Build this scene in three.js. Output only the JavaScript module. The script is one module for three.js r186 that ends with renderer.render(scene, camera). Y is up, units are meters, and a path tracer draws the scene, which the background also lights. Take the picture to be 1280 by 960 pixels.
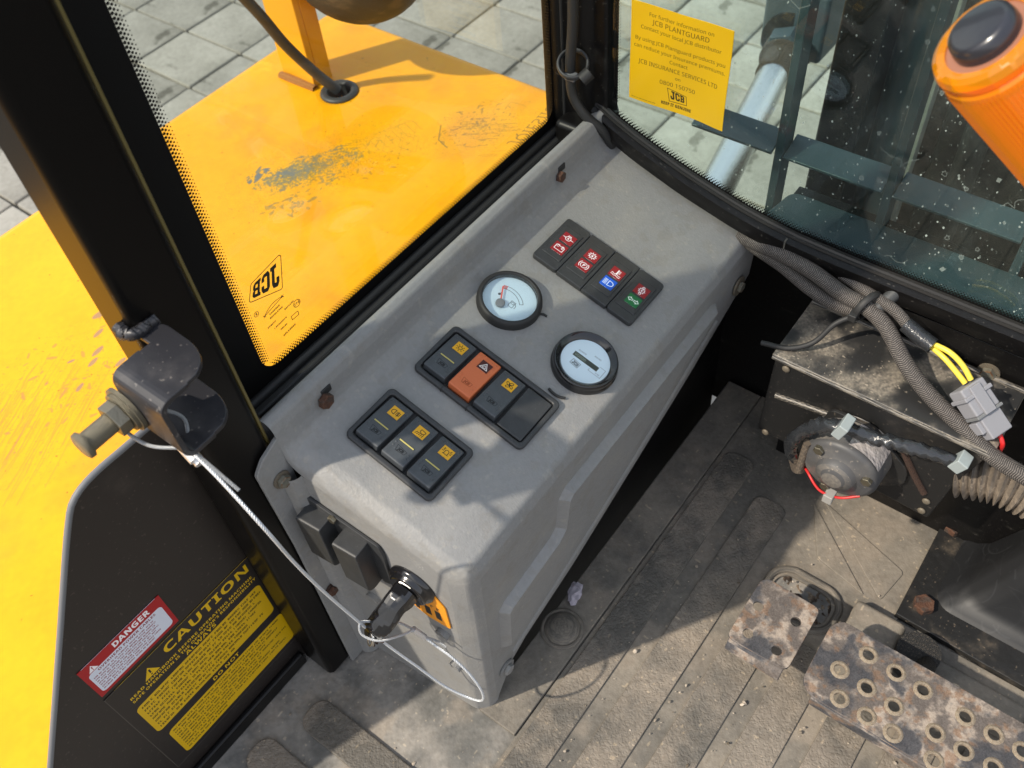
import * as THREE from 'three';
import { RoundedBoxGeometry } from 'three/addons/geometries/RoundedBoxGeometry.js';
import { mergeGeometries, mergeVertices, toCreasedNormals } from 'three/addons/utils/BufferGeometryUtils.js';

// ---------------------------------------------------------------- camera, sky, sun, exposure
const scene = new THREE.Scene();
const camera = new THREE.PerspectiveCamera(44.27, 4 / 3, 0.02, 200);
camera.position.set(-0.2231, 1.0, 0.2944);
camera.up.set(0.6503, 0.6245, -0.4326);
camera.lookAt(-0.2231 + 0.4662, 1.0 - 0.7776, 0.2944 - 0.4218);
camera.focus = 0.84;
camera.userData.fStop = 11;
const renderer = new THREE.WebGLRenderer({ antialias: true });
renderer.toneMapping = THREE.LinearToneMapping;
renderer.toneMappingExposure = 1.06;
renderer.shadowMap.enabled = true;

const SUN = new THREE.Vector3(-0.866, 1.0, -0.5).normalize();
const sun = new THREE.DirectionalLight(new THREE.Color(1.0, 0.90, 0.76), 4.7);
sun.position.copy(SUN).multiplyScalar(6);
sun.castShadow = true;
sun.shadow.radius = 2.2;
sun.shadow.mapSize.set(4096, 4096);
Object.assign(sun.shadow.camera, { left: -3, right: 3, top: 3, bottom: -3, near: 0.1, far: 20 });
scene.add(sun, sun.target);

function rng(seed) { let a = seed >>> 0; return () => { a = (a + 0x6D2B79F5) >>> 0; let t = a; t = Math.imul(t ^ (t >>> 15), t | 1); t ^= t + Math.imul(t ^ (t >>> 7), t | 61); return ((t ^ (t >>> 14)) >>> 0) / 4294967296; }; }
const clamp = (x, a = 0, b = 1) => Math.min(b, Math.max(a, x));
const mix = (a, b, t) => a + (b - a) * t;
const smooth = (a, b, x) => { const t = clamp((x - a) / (b - a)); return t * t * (3 - 2 * t); };
function makeNoise(seed) {
  const r = rng(seed), N = 256, v = new Float32Array(N * N); for (let i = 0; i < N * N; i++) v[i] = r();
  const n2 = (x, y, p) => {   // tiles with period p
    const x0 = Math.floor(x), y0 = Math.floor(y); let fx = x - x0, fy = y - y0; fx = fx * fx * (3 - 2 * fx); fy = fy * fy * (3 - 2 * fy);
    const m = (k) => ((k % p) + p) % p, at = (i, j) => v[(m(j) & 255) * N + (m(i) & 255)];
    return mix(mix(at(x0, y0), at(x0 + 1, y0), fx), mix(at(x0, y0 + 1), at(x0 + 1, y0 + 1), fx), fy);
  };
  return (u, w, freq, oct = 4) => { let s = 0, a = 0.5, t = 0, f = freq; for (let o = 0; o < oct; o++) { s += a * n2(u * f + o * 17, w * f + o * 31, f); t += a; a *= 0.5; f *= 2; } return s / t; };
}
{ // clear summer sky with thin bright cloud, sun's aureole
  const W = 512, H = 256, data = new Float32Array(W * H * 4), nz = makeNoise(3), d = new THREE.Vector3();
  for (let j = 0; j < H; j++) for (let i = 0; i < W; i++) {
    const u = (i + 0.5) / W, v = (j + 0.5) / H, ph = (u - 0.5) * 2 * Math.PI, th = (v - 0.5) * Math.PI;
    d.set(Math.cos(th) * Math.cos(ph), Math.sin(th), Math.cos(th) * Math.sin(ph));
    const h = Math.max(d.y, 0), k = Math.pow(1 - h, 2.5);
    let c = [mix(0.66, 1.20, k), mix(0.75, 1.20, k), mix(0.94, 1.19, k)];
    const cl = smooth(0.5, 0.72, nz(u, v, 8, 5)) * smooth(-0.02, 0.2, d.y) * 0.7;
    c = c.map((x, q) => mix(x, [1.7, 1.68, 1.64][q], cl));
    const g = Math.max(0, d.dot(SUN)); const a = Math.pow(g, 24) * 0.8; c = c.map((x, q) => x + a * [1, 0.95, 0.85][q]);
    if (d.y < 0) { const t = smooth(0, -0.08, d.y); c = c.map((x, q) => mix(x, [0.3, 0.29, 0.27][q], t)); }
    const o = (j * W + i) * 4; data[o] = c[0]; data[o + 1] = c[1]; data[o + 2] = c[2]; data[o + 3] = 1;
  }
  const t = new THREE.DataTexture(data, W, H, THREE.RGBAFormat, THREE.FloatType); t.mapping = THREE.EquirectangularReflectionMapping; t.magFilter = THREE.LinearFilter; t.needsUpdate = true;
  scene.background = t; scene.environment = t;
}

// ---------------------------------------------------------------- helpers
const V = (x, y, z) => new THREE.Vector3(x, y, z);
const taken = new Map();
function numbered(n) { const k = taken.get(n) ?? 0; taken.set(n, k + 1); return k ? `${n}_${String(k).padStart(3, '0')}` : n; }
function mesh(name, geo, mat, parent) { const m = new THREE.Mesh(geo, mat); m.name = name; m.castShadow = m.receiveShadow = true; if (parent) parent.add(m); return m; }
function tag(o, label, category, group, kind) { if (label) o.userData.label = label; if (category) o.userData.category = category; if (group) o.userData.group = group; if (kind) o.userData.kind = kind; return o; }
function thing(name, label, category, pos = [0, 0, 0], group) { const g = new THREE.Group(); g.name = numbered(name); g.position.set(...pos); scene.add(g); return tag(g, label, category, group); }
function single(name, geo, mat, label, category, group) { const m = mesh(numbered(name), geo, mat, scene); return tag(m, label, category, group); }
function structure(name, geo, mat) { const m = mesh(numbered(name), geo, mat, scene); m.userData.kind = 'structure'; return m; }
const move = (g, x, y, z) => g.translate(x, y, z);
function box(x0, x1, y0, y1, z0, z1, r = 0.002, s = 2) {
  const w = x1 - x0, h = y1 - y0, d = z1 - z0, rr = Math.min(r, w * 0.49, h * 0.49, d * 0.49);
  return new RoundedBoxGeometry(w, h, d, s, rr).translate((x0 + x1) / 2, (y0 + y1) / 2, (z0 + z1) / 2);
}
function basis(g, xa, ya, o) { const x = V(...xa).normalize(), y = V(...ya).normalize(), z = x.clone().cross(y); return g.applyMatrix4(new THREE.Matrix4().makeBasis(x, y, z).setPosition(V(...o))); }
function orient(obj, xa, ya) { const x = V(...xa).normalize(), y = V(...ya).normalize(), z = x.clone().cross(y); obj.quaternion.setFromRotationMatrix(new THREE.Matrix4().makeBasis(x, y, z)); return obj; }
function rod(p, q, r, seg = 20, r2 = r) { const a = V(...p), b = V(...q), d = b.clone().sub(a), g = new THREE.CylinderGeometry(r2, r, d.length(), seg); g.translate(0, d.length() / 2, 0); g.applyQuaternion(new THREE.Quaternion().setFromUnitVectors(V(0, 1, 0), d.normalize())); return g.translate(a.x, a.y, a.z); }
function tube(pts, r, n = 60, rs = 10, closed = false) { return new THREE.TubeGeometry(new THREE.CatmullRomCurve3(pts.map((p) => V(...p)), closed, 'centripetal'), n, r, rs, closed); }
function shapeOf(pts, holes = []) { const s = new THREE.Shape(pts.map((p) => new THREE.Vector2(...p))); for (const h of holes) s.holes.push(h instanceof THREE.Path ? h : new THREE.Path(h.map((p) => new THREE.Vector2(...p)))); return s; }
function roundRect(x0, y0, x1, y1, r, P = THREE.Shape) { const s = new P(); s.moveTo(x0 + r, y0); s.lineTo(x1 - r, y0); s.absarc(x1 - r, y0 + r, r, -Math.PI / 2, 0); s.lineTo(x1, y1 - r); s.absarc(x1 - r, y1 - r, r, 0, Math.PI / 2); s.lineTo(x0 + r, y1); s.absarc(x0 + r, y1 - r, r, Math.PI / 2, Math.PI); s.lineTo(x0, y0 + r); s.absarc(x0 + r, y0 + r, r, Math.PI, Math.PI * 1.5); return s; }
function roundPoly(pts, r) { // polygon with rounded corners
  const s = new THREE.Shape(), n = pts.length;
  for (let i = 0; i < n; i++) { const p = new THREE.Vector2(...pts[i]), a = new THREE.Vector2(...pts[(i + n - 1) % n]).sub(p), b = new THREE.Vector2(...pts[(i + 1) % n]).sub(p), ra = Math.min(r, a.length() * 0.45, b.length() * 0.45); const p0 = p.clone().add(a.setLength(ra)), p1 = p.clone().add(b.setLength(ra)); if (i) s.lineTo(p0.x, p0.y); else s.moveTo(p0.x, p0.y); s.quadraticCurveTo(p.x, p.y, p1.x, p1.y); }
  s.closePath(); return s;
}
function extrude(shape, depth, bevel = 0, seg = 2, curve = 10) { return new THREE.ExtrudeGeometry(shape, { depth: depth - 2 * bevel, bevelEnabled: bevel > 0, bevelThickness: bevel, bevelSize: bevel, bevelOffset: -bevel, bevelSegments: seg, curveSegments: curve }).translate(0, 0, bevel); }
function boxUV(g, s = 1) { // uv in metres from the dominant axis of each face
  g = g.index ? g.toNonIndexed() : g; const p = g.attributes.position, uv = new Float32Array(p.count * 2), a = V(0, 0, 0), b = V(0, 0, 0), c = V(0, 0, 0);
  for (let i = 0; i < p.count; i += 3) {
    a.fromBufferAttribute(p, i); b.fromBufferAttribute(p, i + 1); c.fromBufferAttribute(p, i + 2); const n = b.clone().sub(a).cross(c.clone().sub(a)); const ax = Math.abs(n.x), ay = Math.abs(n.y), az = Math.abs(n.z);
    [a, b, c].forEach((q, k) => { const o = (i + k) * 2; if (ay >= ax && ay >= az) { uv[o] = q.x * s; uv[o + 1] = q.z * s; } else if (ax >= az) { uv[o] = q.z * s; uv[o + 1] = q.y * s; } else { uv[o] = q.x * s; uv[o + 1] = q.y * s; } });
  }
  g.setAttribute('uv', new THREE.BufferAttribute(uv, 2)); return g;
}
function join(list) { return mergeGeometries(list.map((g) => { g = g.index ? g.toNonIndexed() : g; for (const k of Object.keys(g.attributes)) if (!['position', 'normal', 'uv'].includes(k)) g.deleteAttribute(k); if (!g.attributes.uv) g.setAttribute('uv', new THREE.BufferAttribute(new Float32Array(g.attributes.position.count * 2), 2)); return g; })); }
function meshFrom(verts, tris) { const g = new THREE.BufferGeometry(); g.setAttribute('position', new THREE.BufferAttribute(new Float32Array(verts.flat()), 3)); g.setIndex(tris.flat()); return g; }
function creased(g, ang = 0.6) { g.deleteAttribute?.('uv'); g.deleteAttribute?.('normal'); return toCreasedNormals(mergeVertices(g, 1e-5), ang); }
function hexBolt(r, h, washer = 0, wh = 0.0018) { const l = []; if (washer) l.push(new THREE.CylinderGeometry(washer, washer, wh, 28).rotateX(Math.PI / 2).translate(0, 0, wh / 2)); const s = new THREE.Shape(); for (let i = 0; i < 6; i++) { const a = i * Math.PI / 3 + 0.3; i ? s.lineTo(r * Math.cos(a), r * Math.sin(a)) : s.moveTo(r * Math.cos(a), r * Math.sin(a)); } l.push(extrude(s, h, 0.0007).translate(0, 0, washer ? wh : 0)); return join(l); }

// ---------------------------------------------------------------- textures
const nA = makeNoise(11), nB = makeNoise(29), nC = makeNoise(47);
function dataTex(size, fn, srgb = true, repeat = 1) { const d = new Uint8Array(size * size * 4); for (let j = 0; j < size; j++) for (let i = 0; i < size; i++) { const c = fn(i / size, j / size), o = (j * size + i) * 4; for (let k = 0; k < 3; k++) d[o + k] = clamp(Math.round((Array.isArray(c) ? c[k] : c) * 255), 0, 255); d[o + 3] = 255; } const t = new THREE.DataTexture(d, size, size); t.wrapS = t.wrapT = THREE.RepeatWrapping; t.magFilter = THREE.LinearFilter; t.minFilter = THREE.LinearMipmapLinearFilter; t.generateMipmaps = true; if (srgb) t.colorSpace = THREE.SRGBColorSpace; t.repeat.set(repeat, repeat); t.needsUpdate = true; return t; }
function canvasTex(w, h, draw, srgb = true) { const c = document.createElement('canvas'); c.width = w; c.height = h; const x = c.getContext('2d'); draw(x, w, h); const t = new THREE.CanvasTexture(c); if (srgb) t.colorSpace = THREE.SRGBColorSpace; t.magFilter = THREE.LinearFilter; t.anisotropy = 8; return t; }
const lerp3 = (a, b, t) => [mix(a[0], b[0], t), mix(a[1], b[1], t), mix(a[2], b[2], t)];
const rgb = (r, g, b) => new THREE.Color().setRGB(r, g, b);
const std = (o) => new THREE.MeshStandardMaterial(o), phy = (o) => new THREE.MeshPhysicalMaterial(o);

const grain = dataTex(512, (u, v) => nA(u, v, 64, 3) * 0.6 + nB(u, v, 128, 2) * 0.4, false, 9);
const plasticMap = dataTex(512, (u, v) => { const b = nA(u, v, 6, 5), s = nB(u, v, 128, 2), d = smooth(0.72, 0.8, nC(u, v, 48, 3)); const c = lerp3([0.505, 0.506, 0.502], [0.535, 0.532, 0.524], b), e = smooth(0.56, 0.74, nC(u, v, 7, 5)), q = smooth(0.60, 0.70, nB(u + 0.4, v, 22, 4)); return c.map((x, k) => x + (s - 0.5) * 0.028 + d * [0.03, 0.025, 0.015][k] + e * [0.016, 0.012, 0.005][k] - q * [0.010, 0.014, 0.02][k]); }, true, 3.5);
const M = {};
M.console = std({ map: plasticMap, roughness: 0.5, bumpMap: grain, bumpScale: 0.00028 });
const dustMap = (base, dust, f, lo, hi, seed = 0) => dataTex(512, (u, v) => { const n = nA(u + seed, v, f, 5), s = nB(u, v + seed, 128, 2), sp = smooth(0.8, 0.86, nC(u, v, 96, 2)); return lerp3(base, dust, clamp(smooth(lo, hi, n) * (0.35 + 0.65 * s) + sp * 0.7)); }, true, 4);
M.blackPaint = phy({ map: dustMap([0.062, 0.060, 0.058], [0.30, 0.29, 0.27], 8, 0.66, 0.98), roughness: 0.36, specularIntensity: 0.55 });
M.pillar = phy({ color: rgb(0.005, 0.0044, 0.004), roughness: 0.3, specularIntensity: 0.3 });
M.panel = std({ map: dustMap([0.145, 0.125, 0.115], [0.30, 0.27, 0.24], 6, 0.66, 1.0, 0.3), roughness: 0.42 });
M.rubber = std({ color: rgb(0.018, 0.018, 0.018), roughness: 0.6 });
M.rubberGrey = std({ color: rgb(0.16, 0.165, 0.17), roughness: 0.55 });
M.blackPlastic = std({ map: dataTex(256, (u, v) => { const n = nA(u, v, 12, 4), s = nB(u, v, 64, 2); return [0.20, 0.205, 0.21].map((x) => x + (n - 0.5) * 0.05 + smooth(0.78, 0.9, s) * 0.1); }, true, 12), roughness: 0.45 });
M.rocker = std({ map: dataTex(256, (u, v) => { const n = nA(u, v, 8, 4), s = nB(u, v, 64, 2); return [0.275, 0.29, 0.305].map((x) => x + (n - 0.5) * 0.06 + smooth(0.76, 0.9, s) * 0.07); }, true, 14), roughness: 0.42, bumpMap: grain, bumpScale: 0.0001 });
M.rockerOrange = std({ color: rgb(0.62, 0.155, 0.055), roughness: 0.5, bumpMap: grain, bumpScale: 0.0001 });
M.glossBlack = phy({ color: rgb(0.008, 0.008, 0.009), roughness: 0.18, clearcoat: 0.5 });
M.steel = std({ color: rgb(0.62, 0.6, 0.56), metalness: 1, roughness: 0.32 });
M.zinc = std({ color: rgb(0.22, 0.20, 0.15), metalness: 0.9, roughness: 0.42, bumpMap: grain, bumpScale: 0.0003 });
M.wire = std({ color: rgb(0.72, 0.75, 0.78), metalness: 0.35, roughness: 0.35 });
M.alu = std({ color: rgb(0.8, 0.8, 0.8), metalness: 0.8, roughness: 0.4 });
M.chrome = std({ color: rgb(0.78, 0.8, 0.83), metalness: 1, roughness: 0.12, bumpMap: grain, bumpScale: 0.0002 });
const rustTex = (a, b, c, seed, f = 5) => dataTex(512, (u, v) => { const n = nA(u + seed, v, f, 6), m = nB(u, v + seed, f * 3, 5), s = nC(u, v, 96, 2); let col = lerp3(a, b, smooth(0.38, 0.6, n)); col = lerp3(col, c, smooth(0.5, 0.68, m)); return col.map((x) => x + (s - 0.5) * 0.1); }, true, 7);
M.rustPedal = std({ map: dataTex(1024, (u, v) => { const n = nA(u, v, 5, 6), m = nB(u, v, 16, 6), q = nC(u, v, 24, 5), s = nB(u, v, 160, 2); let c = lerp3([0.36, 0.33, 0.31], [0.60, 0.55, 0.50], smooth(0.38, 0.66, m)); c = lerp3(c, [0.48, 0.36, 0.27], smooth(0.54, 0.72, q) * 0.55); c = lerp3(c, [0.20, 0.205, 0.225], smooth(0.48, 0.60, n * 0.7 + m * 0.3) * 0.85); return c.map((x) => x + (s - 0.5) * 0.12); }, true, 6), roughness: 0.72, bumpMap: dataTex(512, (u, v) => nB(u, v, 12, 6), false, 7), bumpScale: 0.0012 });
M.rustRing = std({ map: rustTex([0.50, 0.46, 0.41], [0.70, 0.66, 0.58], [0.55, 0.44, 0.33], 0.7), roughness: 0.75, bumpMap: grain, bumpScale: 0.0005 });
M.rustBolt = std({ map: rustTex([0.20, 0.135, 0.11], [0.33, 0.22, 0.16], [0.27, 0.22, 0.19], 0.5, 9), roughness: 0.85, bumpMap: grain, bumpScale: 0.0008 });
M.greyBolt = std({ map: rustTex([0.40, 0.40, 0.37], [0.50, 0.48, 0.42], [0.42, 0.30, 0.20], 0.1, 6), roughness: 0.6, metalness: 0.35 });
M.heater = std({ map: dustMap([0.17, 0.17, 0.17], [0.60, 0.56, 0.50], 7, 0.36, 0.64, 0.6), roughness: 0.42 });
M.heaterFace = std({ map: dustMap([0.10, 0.10, 0.10], [0.34, 0.31, 0.28], 9, 0.55, 0.9, 0.15), roughness: 0.45 });
M.latch = std({ map: dustMap([0.15, 0.15, 0.165], [0.44, 0.42, 0.40], 7, 0.5, 0.9, 0.6), roughness: 0.4 });
M.cable = std({ color: rgb(0.045, 0.047, 0.048), roughness: 0.5 });
M.motor = std({ map: dustMap([0.29, 0.29, 0.295], [0.50, 0.47, 0.43], 5, 0.4, 0.8, 0.8), roughness: 0.5 });
M.tape = phy({ color: rgb(0.022, 0.024, 0.027), roughness: 0.22, clearcoat: 0.4, bumpMap: dataTex(256, (u, v) => nA(u, v, 5, 4), false, 3), bumpScale: 0.0008 });
M.glass = phy({ color: rgb(0.88, 0.91, 0.89), transmission: 1, thickness: 0, roughness: 0, ior: 1.45 });
M.frontGlass = phy({ color: rgb(0.80, 0.88, 0.845), transmission: 1, thickness: 0, roughness: 0, ior: 1.45 });
M.frit = phy({ color: rgb(0.006, 0.006, 0.006), roughness: 0.5, specularIntensity: 0.3 });
const braid = dataTex(256, (u, v) => { const a = Math.sin((u * 10 + v * 20) * Math.PI * 2), b = Math.sin((u * 10 - v * 20) * Math.PI * 2); return 0.5 + 0.25 * (Math.sign(Math.sin(u * 20 * Math.PI)) > 0 ? a : b) + (nA(u, v, 32, 2) - 0.5) * 0.3; }, false);
M.braid = std({ map: dataTex(256, (u, v) => { const ph = Math.floor(u * 8) % 2 ? 1 : -1, z = Math.sin((v * 60 + ph * u * 8) * Math.PI * 2); const k = smooth(-0.3, 0.8, z) * (0.25 + 0.9 * nB(u, v, 64, 3)); return lerp3([0.20, 0.19, 0.185], [0.56, 0.53, 0.50], k); }), roughness: 0.6, bumpMap: dataTex(256, (u, v) => { const ph = Math.floor(u * 8) % 2 ? 1 : -1; return 0.5 + 0.5 * Math.sin((v * 60 + ph * u * 8) * Math.PI * 2); }, false), bumpScale: 0.0008 });
// floor
const matTex = (a, b, seed, f = 5) => dataTex(1024, (u, v) => { const n = nA(u + seed, v, f, 6), m = nB(u, v + seed, f * 4, 4), s = nC(u, v, 128, 2), d = smooth(0.80, 0.86, nB(u + 0.3, v, 96, 2)), e = smooth(0.5, 0.72, nC(u + seed, v, f * 2, 5)); let c = lerp3(a, b, smooth(0.30, 0.66, n * 0.7 + m * 0.3)); c = lerp3(c, [0.60, 0.545, 0.48], e * 0.36); return c.map((x, k) => x + (s - 0.5) * 0.07 + d * [0.12, 0.10, 0.07][k]); }, true, 2.2);
const hide = dataTex(512, (u, v) => { const n = nA(u, v, 48, 2), m = nB(u, v, 80, 2); return smooth(0.32, 0.62, n * 0.6 + m * 0.4); }, false, 9);
M.matSmooth = std({ map: matTex([0.365, 0.35, 0.325], [0.50, 0.47, 0.425], 0.1), roughness: 0.72, bumpMap: grain, bumpScale: 0.0004 });
M.matPad = std({ map: matTex([0.345, 0.33, 0.305], [0.49, 0.455, 0.41], 0.5, 7), roughness: 0.66, bumpMap: hide, bumpScale: 0.00035 });
M.floorOld = std({ map: matTex([0.38, 0.375, 0.36], [0.55, 0.53, 0.50], 0.8, 8), roughness: 0.8, bumpMap: dataTex(512, (u, v) => nB(u, v, 24, 5), false, 5), bumpScale: 0.0012 });
M.soil = std({ map: rustTex([0.22, 0.18, 0.15], [0.42, 0.36, 0.30], [0.52, 0.47, 0.40], 0.33, 9), roughness: 0.95, bumpMap: dataTex(256, (u, v) => nA(u, v, 16, 4), false, 16), bumpScale: 0.004 });
M.tan = std({ map: matTex([0.52, 0.43, 0.34], [0.62, 0.54, 0.44], 0.6, 9), roughness: 0.85 });
M.blackGrime = std({ map: dustMap([0.12, 0.12, 0.12], [0.44, 0.39, 0.33], 9, 0.48, 0.8, 0.45), roughness: 0.5, bumpMap: dataTex(512, (u, v) => nB(u, v, 16, 5), false, 5), bumpScale: 0.001 });
M.paving = [0, 1, 2, 3, 4, 5].map((k) => std({ map: dataTex(256, (u, v) => { const n = nA(u + k * 0.27, v, 4, 6), s = nB(u, v, 64, 2), st = smooth(0.7, 0.8, nC(u, v + k * 0.2, 9, 5)); const b = 0.575 + [0, 0.02, -0.035, 0.045, -0.015, 0.01][k]; return [b, b * 0.985, b * 0.925].map((x) => x + (n - 0.5) * 0.2 + (s - 0.5) * 0.08 - st * 0.16); }, true, 1.6), roughness: 0.85, bumpMap: grain, bumpScale: 0.001 }));
M.joint = std({ color: rgb(0.10, 0.095, 0.08), roughness: 0.95 });
M.mastBlack = std({ map: dustMap([0.11, 0.115, 0.12], [0.36, 0.33, 0.29], 5, 0.5, 0.85, 0.9), roughness: 0.45 });
M.mastBrown = std({ map: rustTex([0.16, 0.145, 0.13], [0.28, 0.245, 0.21], [0.34, 0.29, 0.24], 0.2, 6), roughness: 0.7 });
M.greySteel = std({ color: rgb(0.05, 0.075, 0.092), roughness: 0.28, metalness: 0.0 });

// block letters of the maker's emblem, mapped into a quadrilateral (top left, top right, bottom right, bottom left)
function monogram(x, Q, mirrored = false) {
  const at = (u, v) => { const t = [mix(Q[0][0], Q[1][0], u), mix(Q[0][1], Q[1][1], u)], b = [mix(Q[3][0], Q[2][0], u), mix(Q[3][1], Q[2][1], u)]; return [mix(t[0], b[0], v), mix(t[1], b[1], v)]; };
  const J = [[[0.3, 0], [1, 0], [1, 0.18], [0.84, 0.18], [0.84, 0.8], [0.68, 1], [0.18, 1], [0, 0.82], [0, 0.6], [0.32, 0.6], [0.32, 0.8], [0.52, 0.8], [0.52, 0.18], [0.3, 0.18]]], C = [[[0.22, 0], [0.8, 0], [1, 0.18], [1, 0.4], [0.68, 0.4], [0.68, 0.2], [0.34, 0.2], [0.34, 0.8], [0.68, 0.8], [0.68, 0.6], [1, 0.6], [1, 0.82], [0.8, 1], [0.22, 1], [0, 0.82], [0, 0.18]]], B = [[[0, 0], [0.78, 0], [0.97, 0.15], [0.97, 0.4], [0.84, 0.5], [0.97, 0.6], [0.97, 0.85], [0.78, 1], [0, 1], [0, 0.82], [0.1, 0.82], [0.1, 0.18], [0, 0.18]], [[0.38, 0.2], [0.38, 0.41], [0.66, 0.41], [0.66, 0.2]], [[0.38, 0.59], [0.38, 0.8], [0.66, 0.8], [0.66, 0.59]]];
  [[J, 0.08, 0.36], [C, 0.38, 0.64], [B, 0.67, 0.92]].forEach(([g, u0, u1]) => { x.beginPath(); for (const ring of g) { ring.forEach(([a, b], i) => { let u = mix(u0, u1, a); if (mirrored) u = 1 - u; const p = at(u, mix(0.14, 0.86, b)); i ? x.lineTo(...p) : x.moveTo(...p); }); x.closePath(); } x.fill('evenodd'); });
}
// hood paint: yellow with worn-through scuffs and grime drawn where they are (hood covers X -0.9..0.8, Z -0.95..-0.22)
const HX0 = -0.9, HX1 = 0.815, HZ0 = -0.955, HZ1 = -0.222, HY = 0.14;
const hoodTex = canvasTex(2048, 1024, (x, w, h) => {
  const sx = w / (HX1 - HX0), sz = h / (HZ1 - HZ0), P = (X, Z) => [(X - HX0) * sx, (Z - HZ0) * sz], r = rng(77);
  const img = x.createImageData(w, h);
  for (let j = 0; j < h; j++) for (let i = 0; i < w; i++) { const n = nA(i / w * 2, j / h, 16, 4), s = nB(i / w * 2, j / h, 128, 2), g = smooth(0.62, 0.82, nC(i / w * 2, j / h, 8, 5)); const o = (j * w + i) * 4; img.data[o] = 244 + (n - 0.5) * 10 - g * 12; img.data[o + 1] = 170 + (n - 0.5) * 12 + (s - 0.5) * 8 - g * 12; img.data[o + 2] = 2 + g * 22; img.data[o + 3] = 255; }
  x.putImageData(img, 0, 0);
  const blotch = (X, Z, rx, rz, n, col, ang = 0, big = 6) => { x.fillStyle = col; for (let k = 0; k < n; k++) { const a = r() * 6.28, q = Math.pow(r(), 0.7), dx = Math.cos(a) * q * rx, dz = Math.sin(a) * q * rz; const [px, py] = P(X + dx * Math.cos(ang) - dz * Math.sin(ang), Z + dx * Math.sin(ang) + dz * Math.cos(ang)); const s = 0.6 + Math.pow(r(), 4) * big; x.beginPath(); x.ellipse(px, py, s * (1 + r() * 1.6), s * 0.7, r() * 3, 0, 7); x.fill(); } };
  const stroke = (pts, col, lw) => { x.strokeStyle = col; x.lineWidth = lw; x.lineCap = 'round'; x.beginPath(); pts.forEach(([a, b], i) => { const [px, py] = P(a, b); i ? x.lineTo(px, py) : x.moveTo(px, py); }); x.stroke(); };
  const scratch = (X, Z, dx, dz, n, len, spread, col) => { for (let k = 0; k < n; k++) { const a = X + (r() - 0.5) * spread, b = Z + (r() - 0.5) * spread, l = len * (0.3 + r()); stroke([[a, b], [a + dx * l * 0.5 + (r() - 0.5) * 0.006, b + dz * l * 0.5 + (r() - 0.5) * 0.006], [a + dx * l, b + dz * l]], col, 0.6 + r() * 1.6); } };
  // print of a boot and worn patch below the grommet
  blotch(0.47, -0.655, 0.16, 0.075, 5200, 'rgba(150,124,66,0.34)', 0.45, 0.9); blotch(0.66, -0.51, 0.10, 0.06, 2600, 'rgba(150,120,60,0.3)', 0.4, 0.8); blotch(0.0, -0.60, 0.2, 0.12, 3600, 'rgba(160,120,70,0.28)', 0.3, 0.9);
  blotch(0.45, -0.665, 0.085, 0.030, 1500, 'rgba(128,120,92,0.6)', 0.5, 2.2);
  blotch(0.435, -0.675, 0.055, 0.020, 900, 'rgba(124,118,96,0.6)', 0.5, 2.4); for (let q = 0; q < 26; q++) blotch(0.45 + (r() - 0.5) * 0.15, -0.655 + (r() - 0.5) * 0.09, 0.006 + r() * 0.010, 0.0025, 22, 'rgba(126,118,94,0.6)', 0.4 + (r() - 0.5) * 0.8, 2); blotch(0.425, -0.685, 0.025, 0.010, 30, 'rgba(118,118,108,0.85)', 0.5, 6);
  blotch(0.40, -0.72, 0.02, 0.012, 60, 'rgba(110,112,112,0.8)', 0.3, 6);
  blotch(0.385, -0.63, 0.05, 0.025, 120, 'rgba(140,120,80,0.55)', 0.4, 5);
  blotch(0.50, -0.62, 0.09, 0.05, 260, 'rgba(150,120,60,0.5)', 0.6, 3);
  for (let k = 0; k < 9; k++) { const t = k * 0.012; stroke([[0.50 + t, -0.672 + t * 0.5], [0.525 + t, -0.640 + t * 0.3], [0.515 + t, -0.612 + t * 0.3]], 'rgba(140,118,70,0.45)', 1.2); }
  for (const [a, b] of [[0.54, -0.60], [0.56, -0.585], [0.585, -0.61]]) stroke([[a, b], [a + 0.03, b - 0.02], [a + 0.035, b + 0.01], [a + 0.004, b + 0.03], [a, b]], 'rgba(125,112,84,0.32)', 1.2);
  // second print by the front corner
  for (const [a, b] of [[0.70, -0.545], [0.715, -0.505], [0.64, -0.53], [0.655, -0.50]]) { stroke([[a, b], [a + 0.022, b - 0.004], [a + 0.026, b + 0.022], [a + 0.004, b + 0.026]], 'rgba(120,98,58,0.34)', 1.2); }
  stroke([[0.635, -0.565], [0.605, -0.545], [0.597, -0.522]], 'rgba(105,92,70,0.8)', 2); blotch(0.66, -0.52, 0.07, 0.05, 300, 'rgba(135,105,60,0.5)', 0.4, 3);
  scratch(0.65, -0.50, 0.6, 0.8, 26, 0.03, 0.09, 'rgba(130,100,55,0.55)');
  // finger-drawn figures near the window
  x.save(); { const [px, py] = P(0.655, -0.448); x.translate(px, py); x.rotate(-0.06); x.scale(1, -1); x.font = 'italic 34px sans-serif'; x.fillStyle = 'rgba(130,100,50,0.75)'; x.fillText('JQIESIIO', 0, 0); } x.restore();
  // scuffs left of the door pillar
  scratch(-0.02, -0.64, -0.9, 0.45, 70, 0.07, 0.11, 'rgba(150,112,82,0.32)'); scratch(-0.07, -0.60, -0.9, 0.5, 46, 0.06, 0.09, 'rgba(160,120,85,0.3)');
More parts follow.
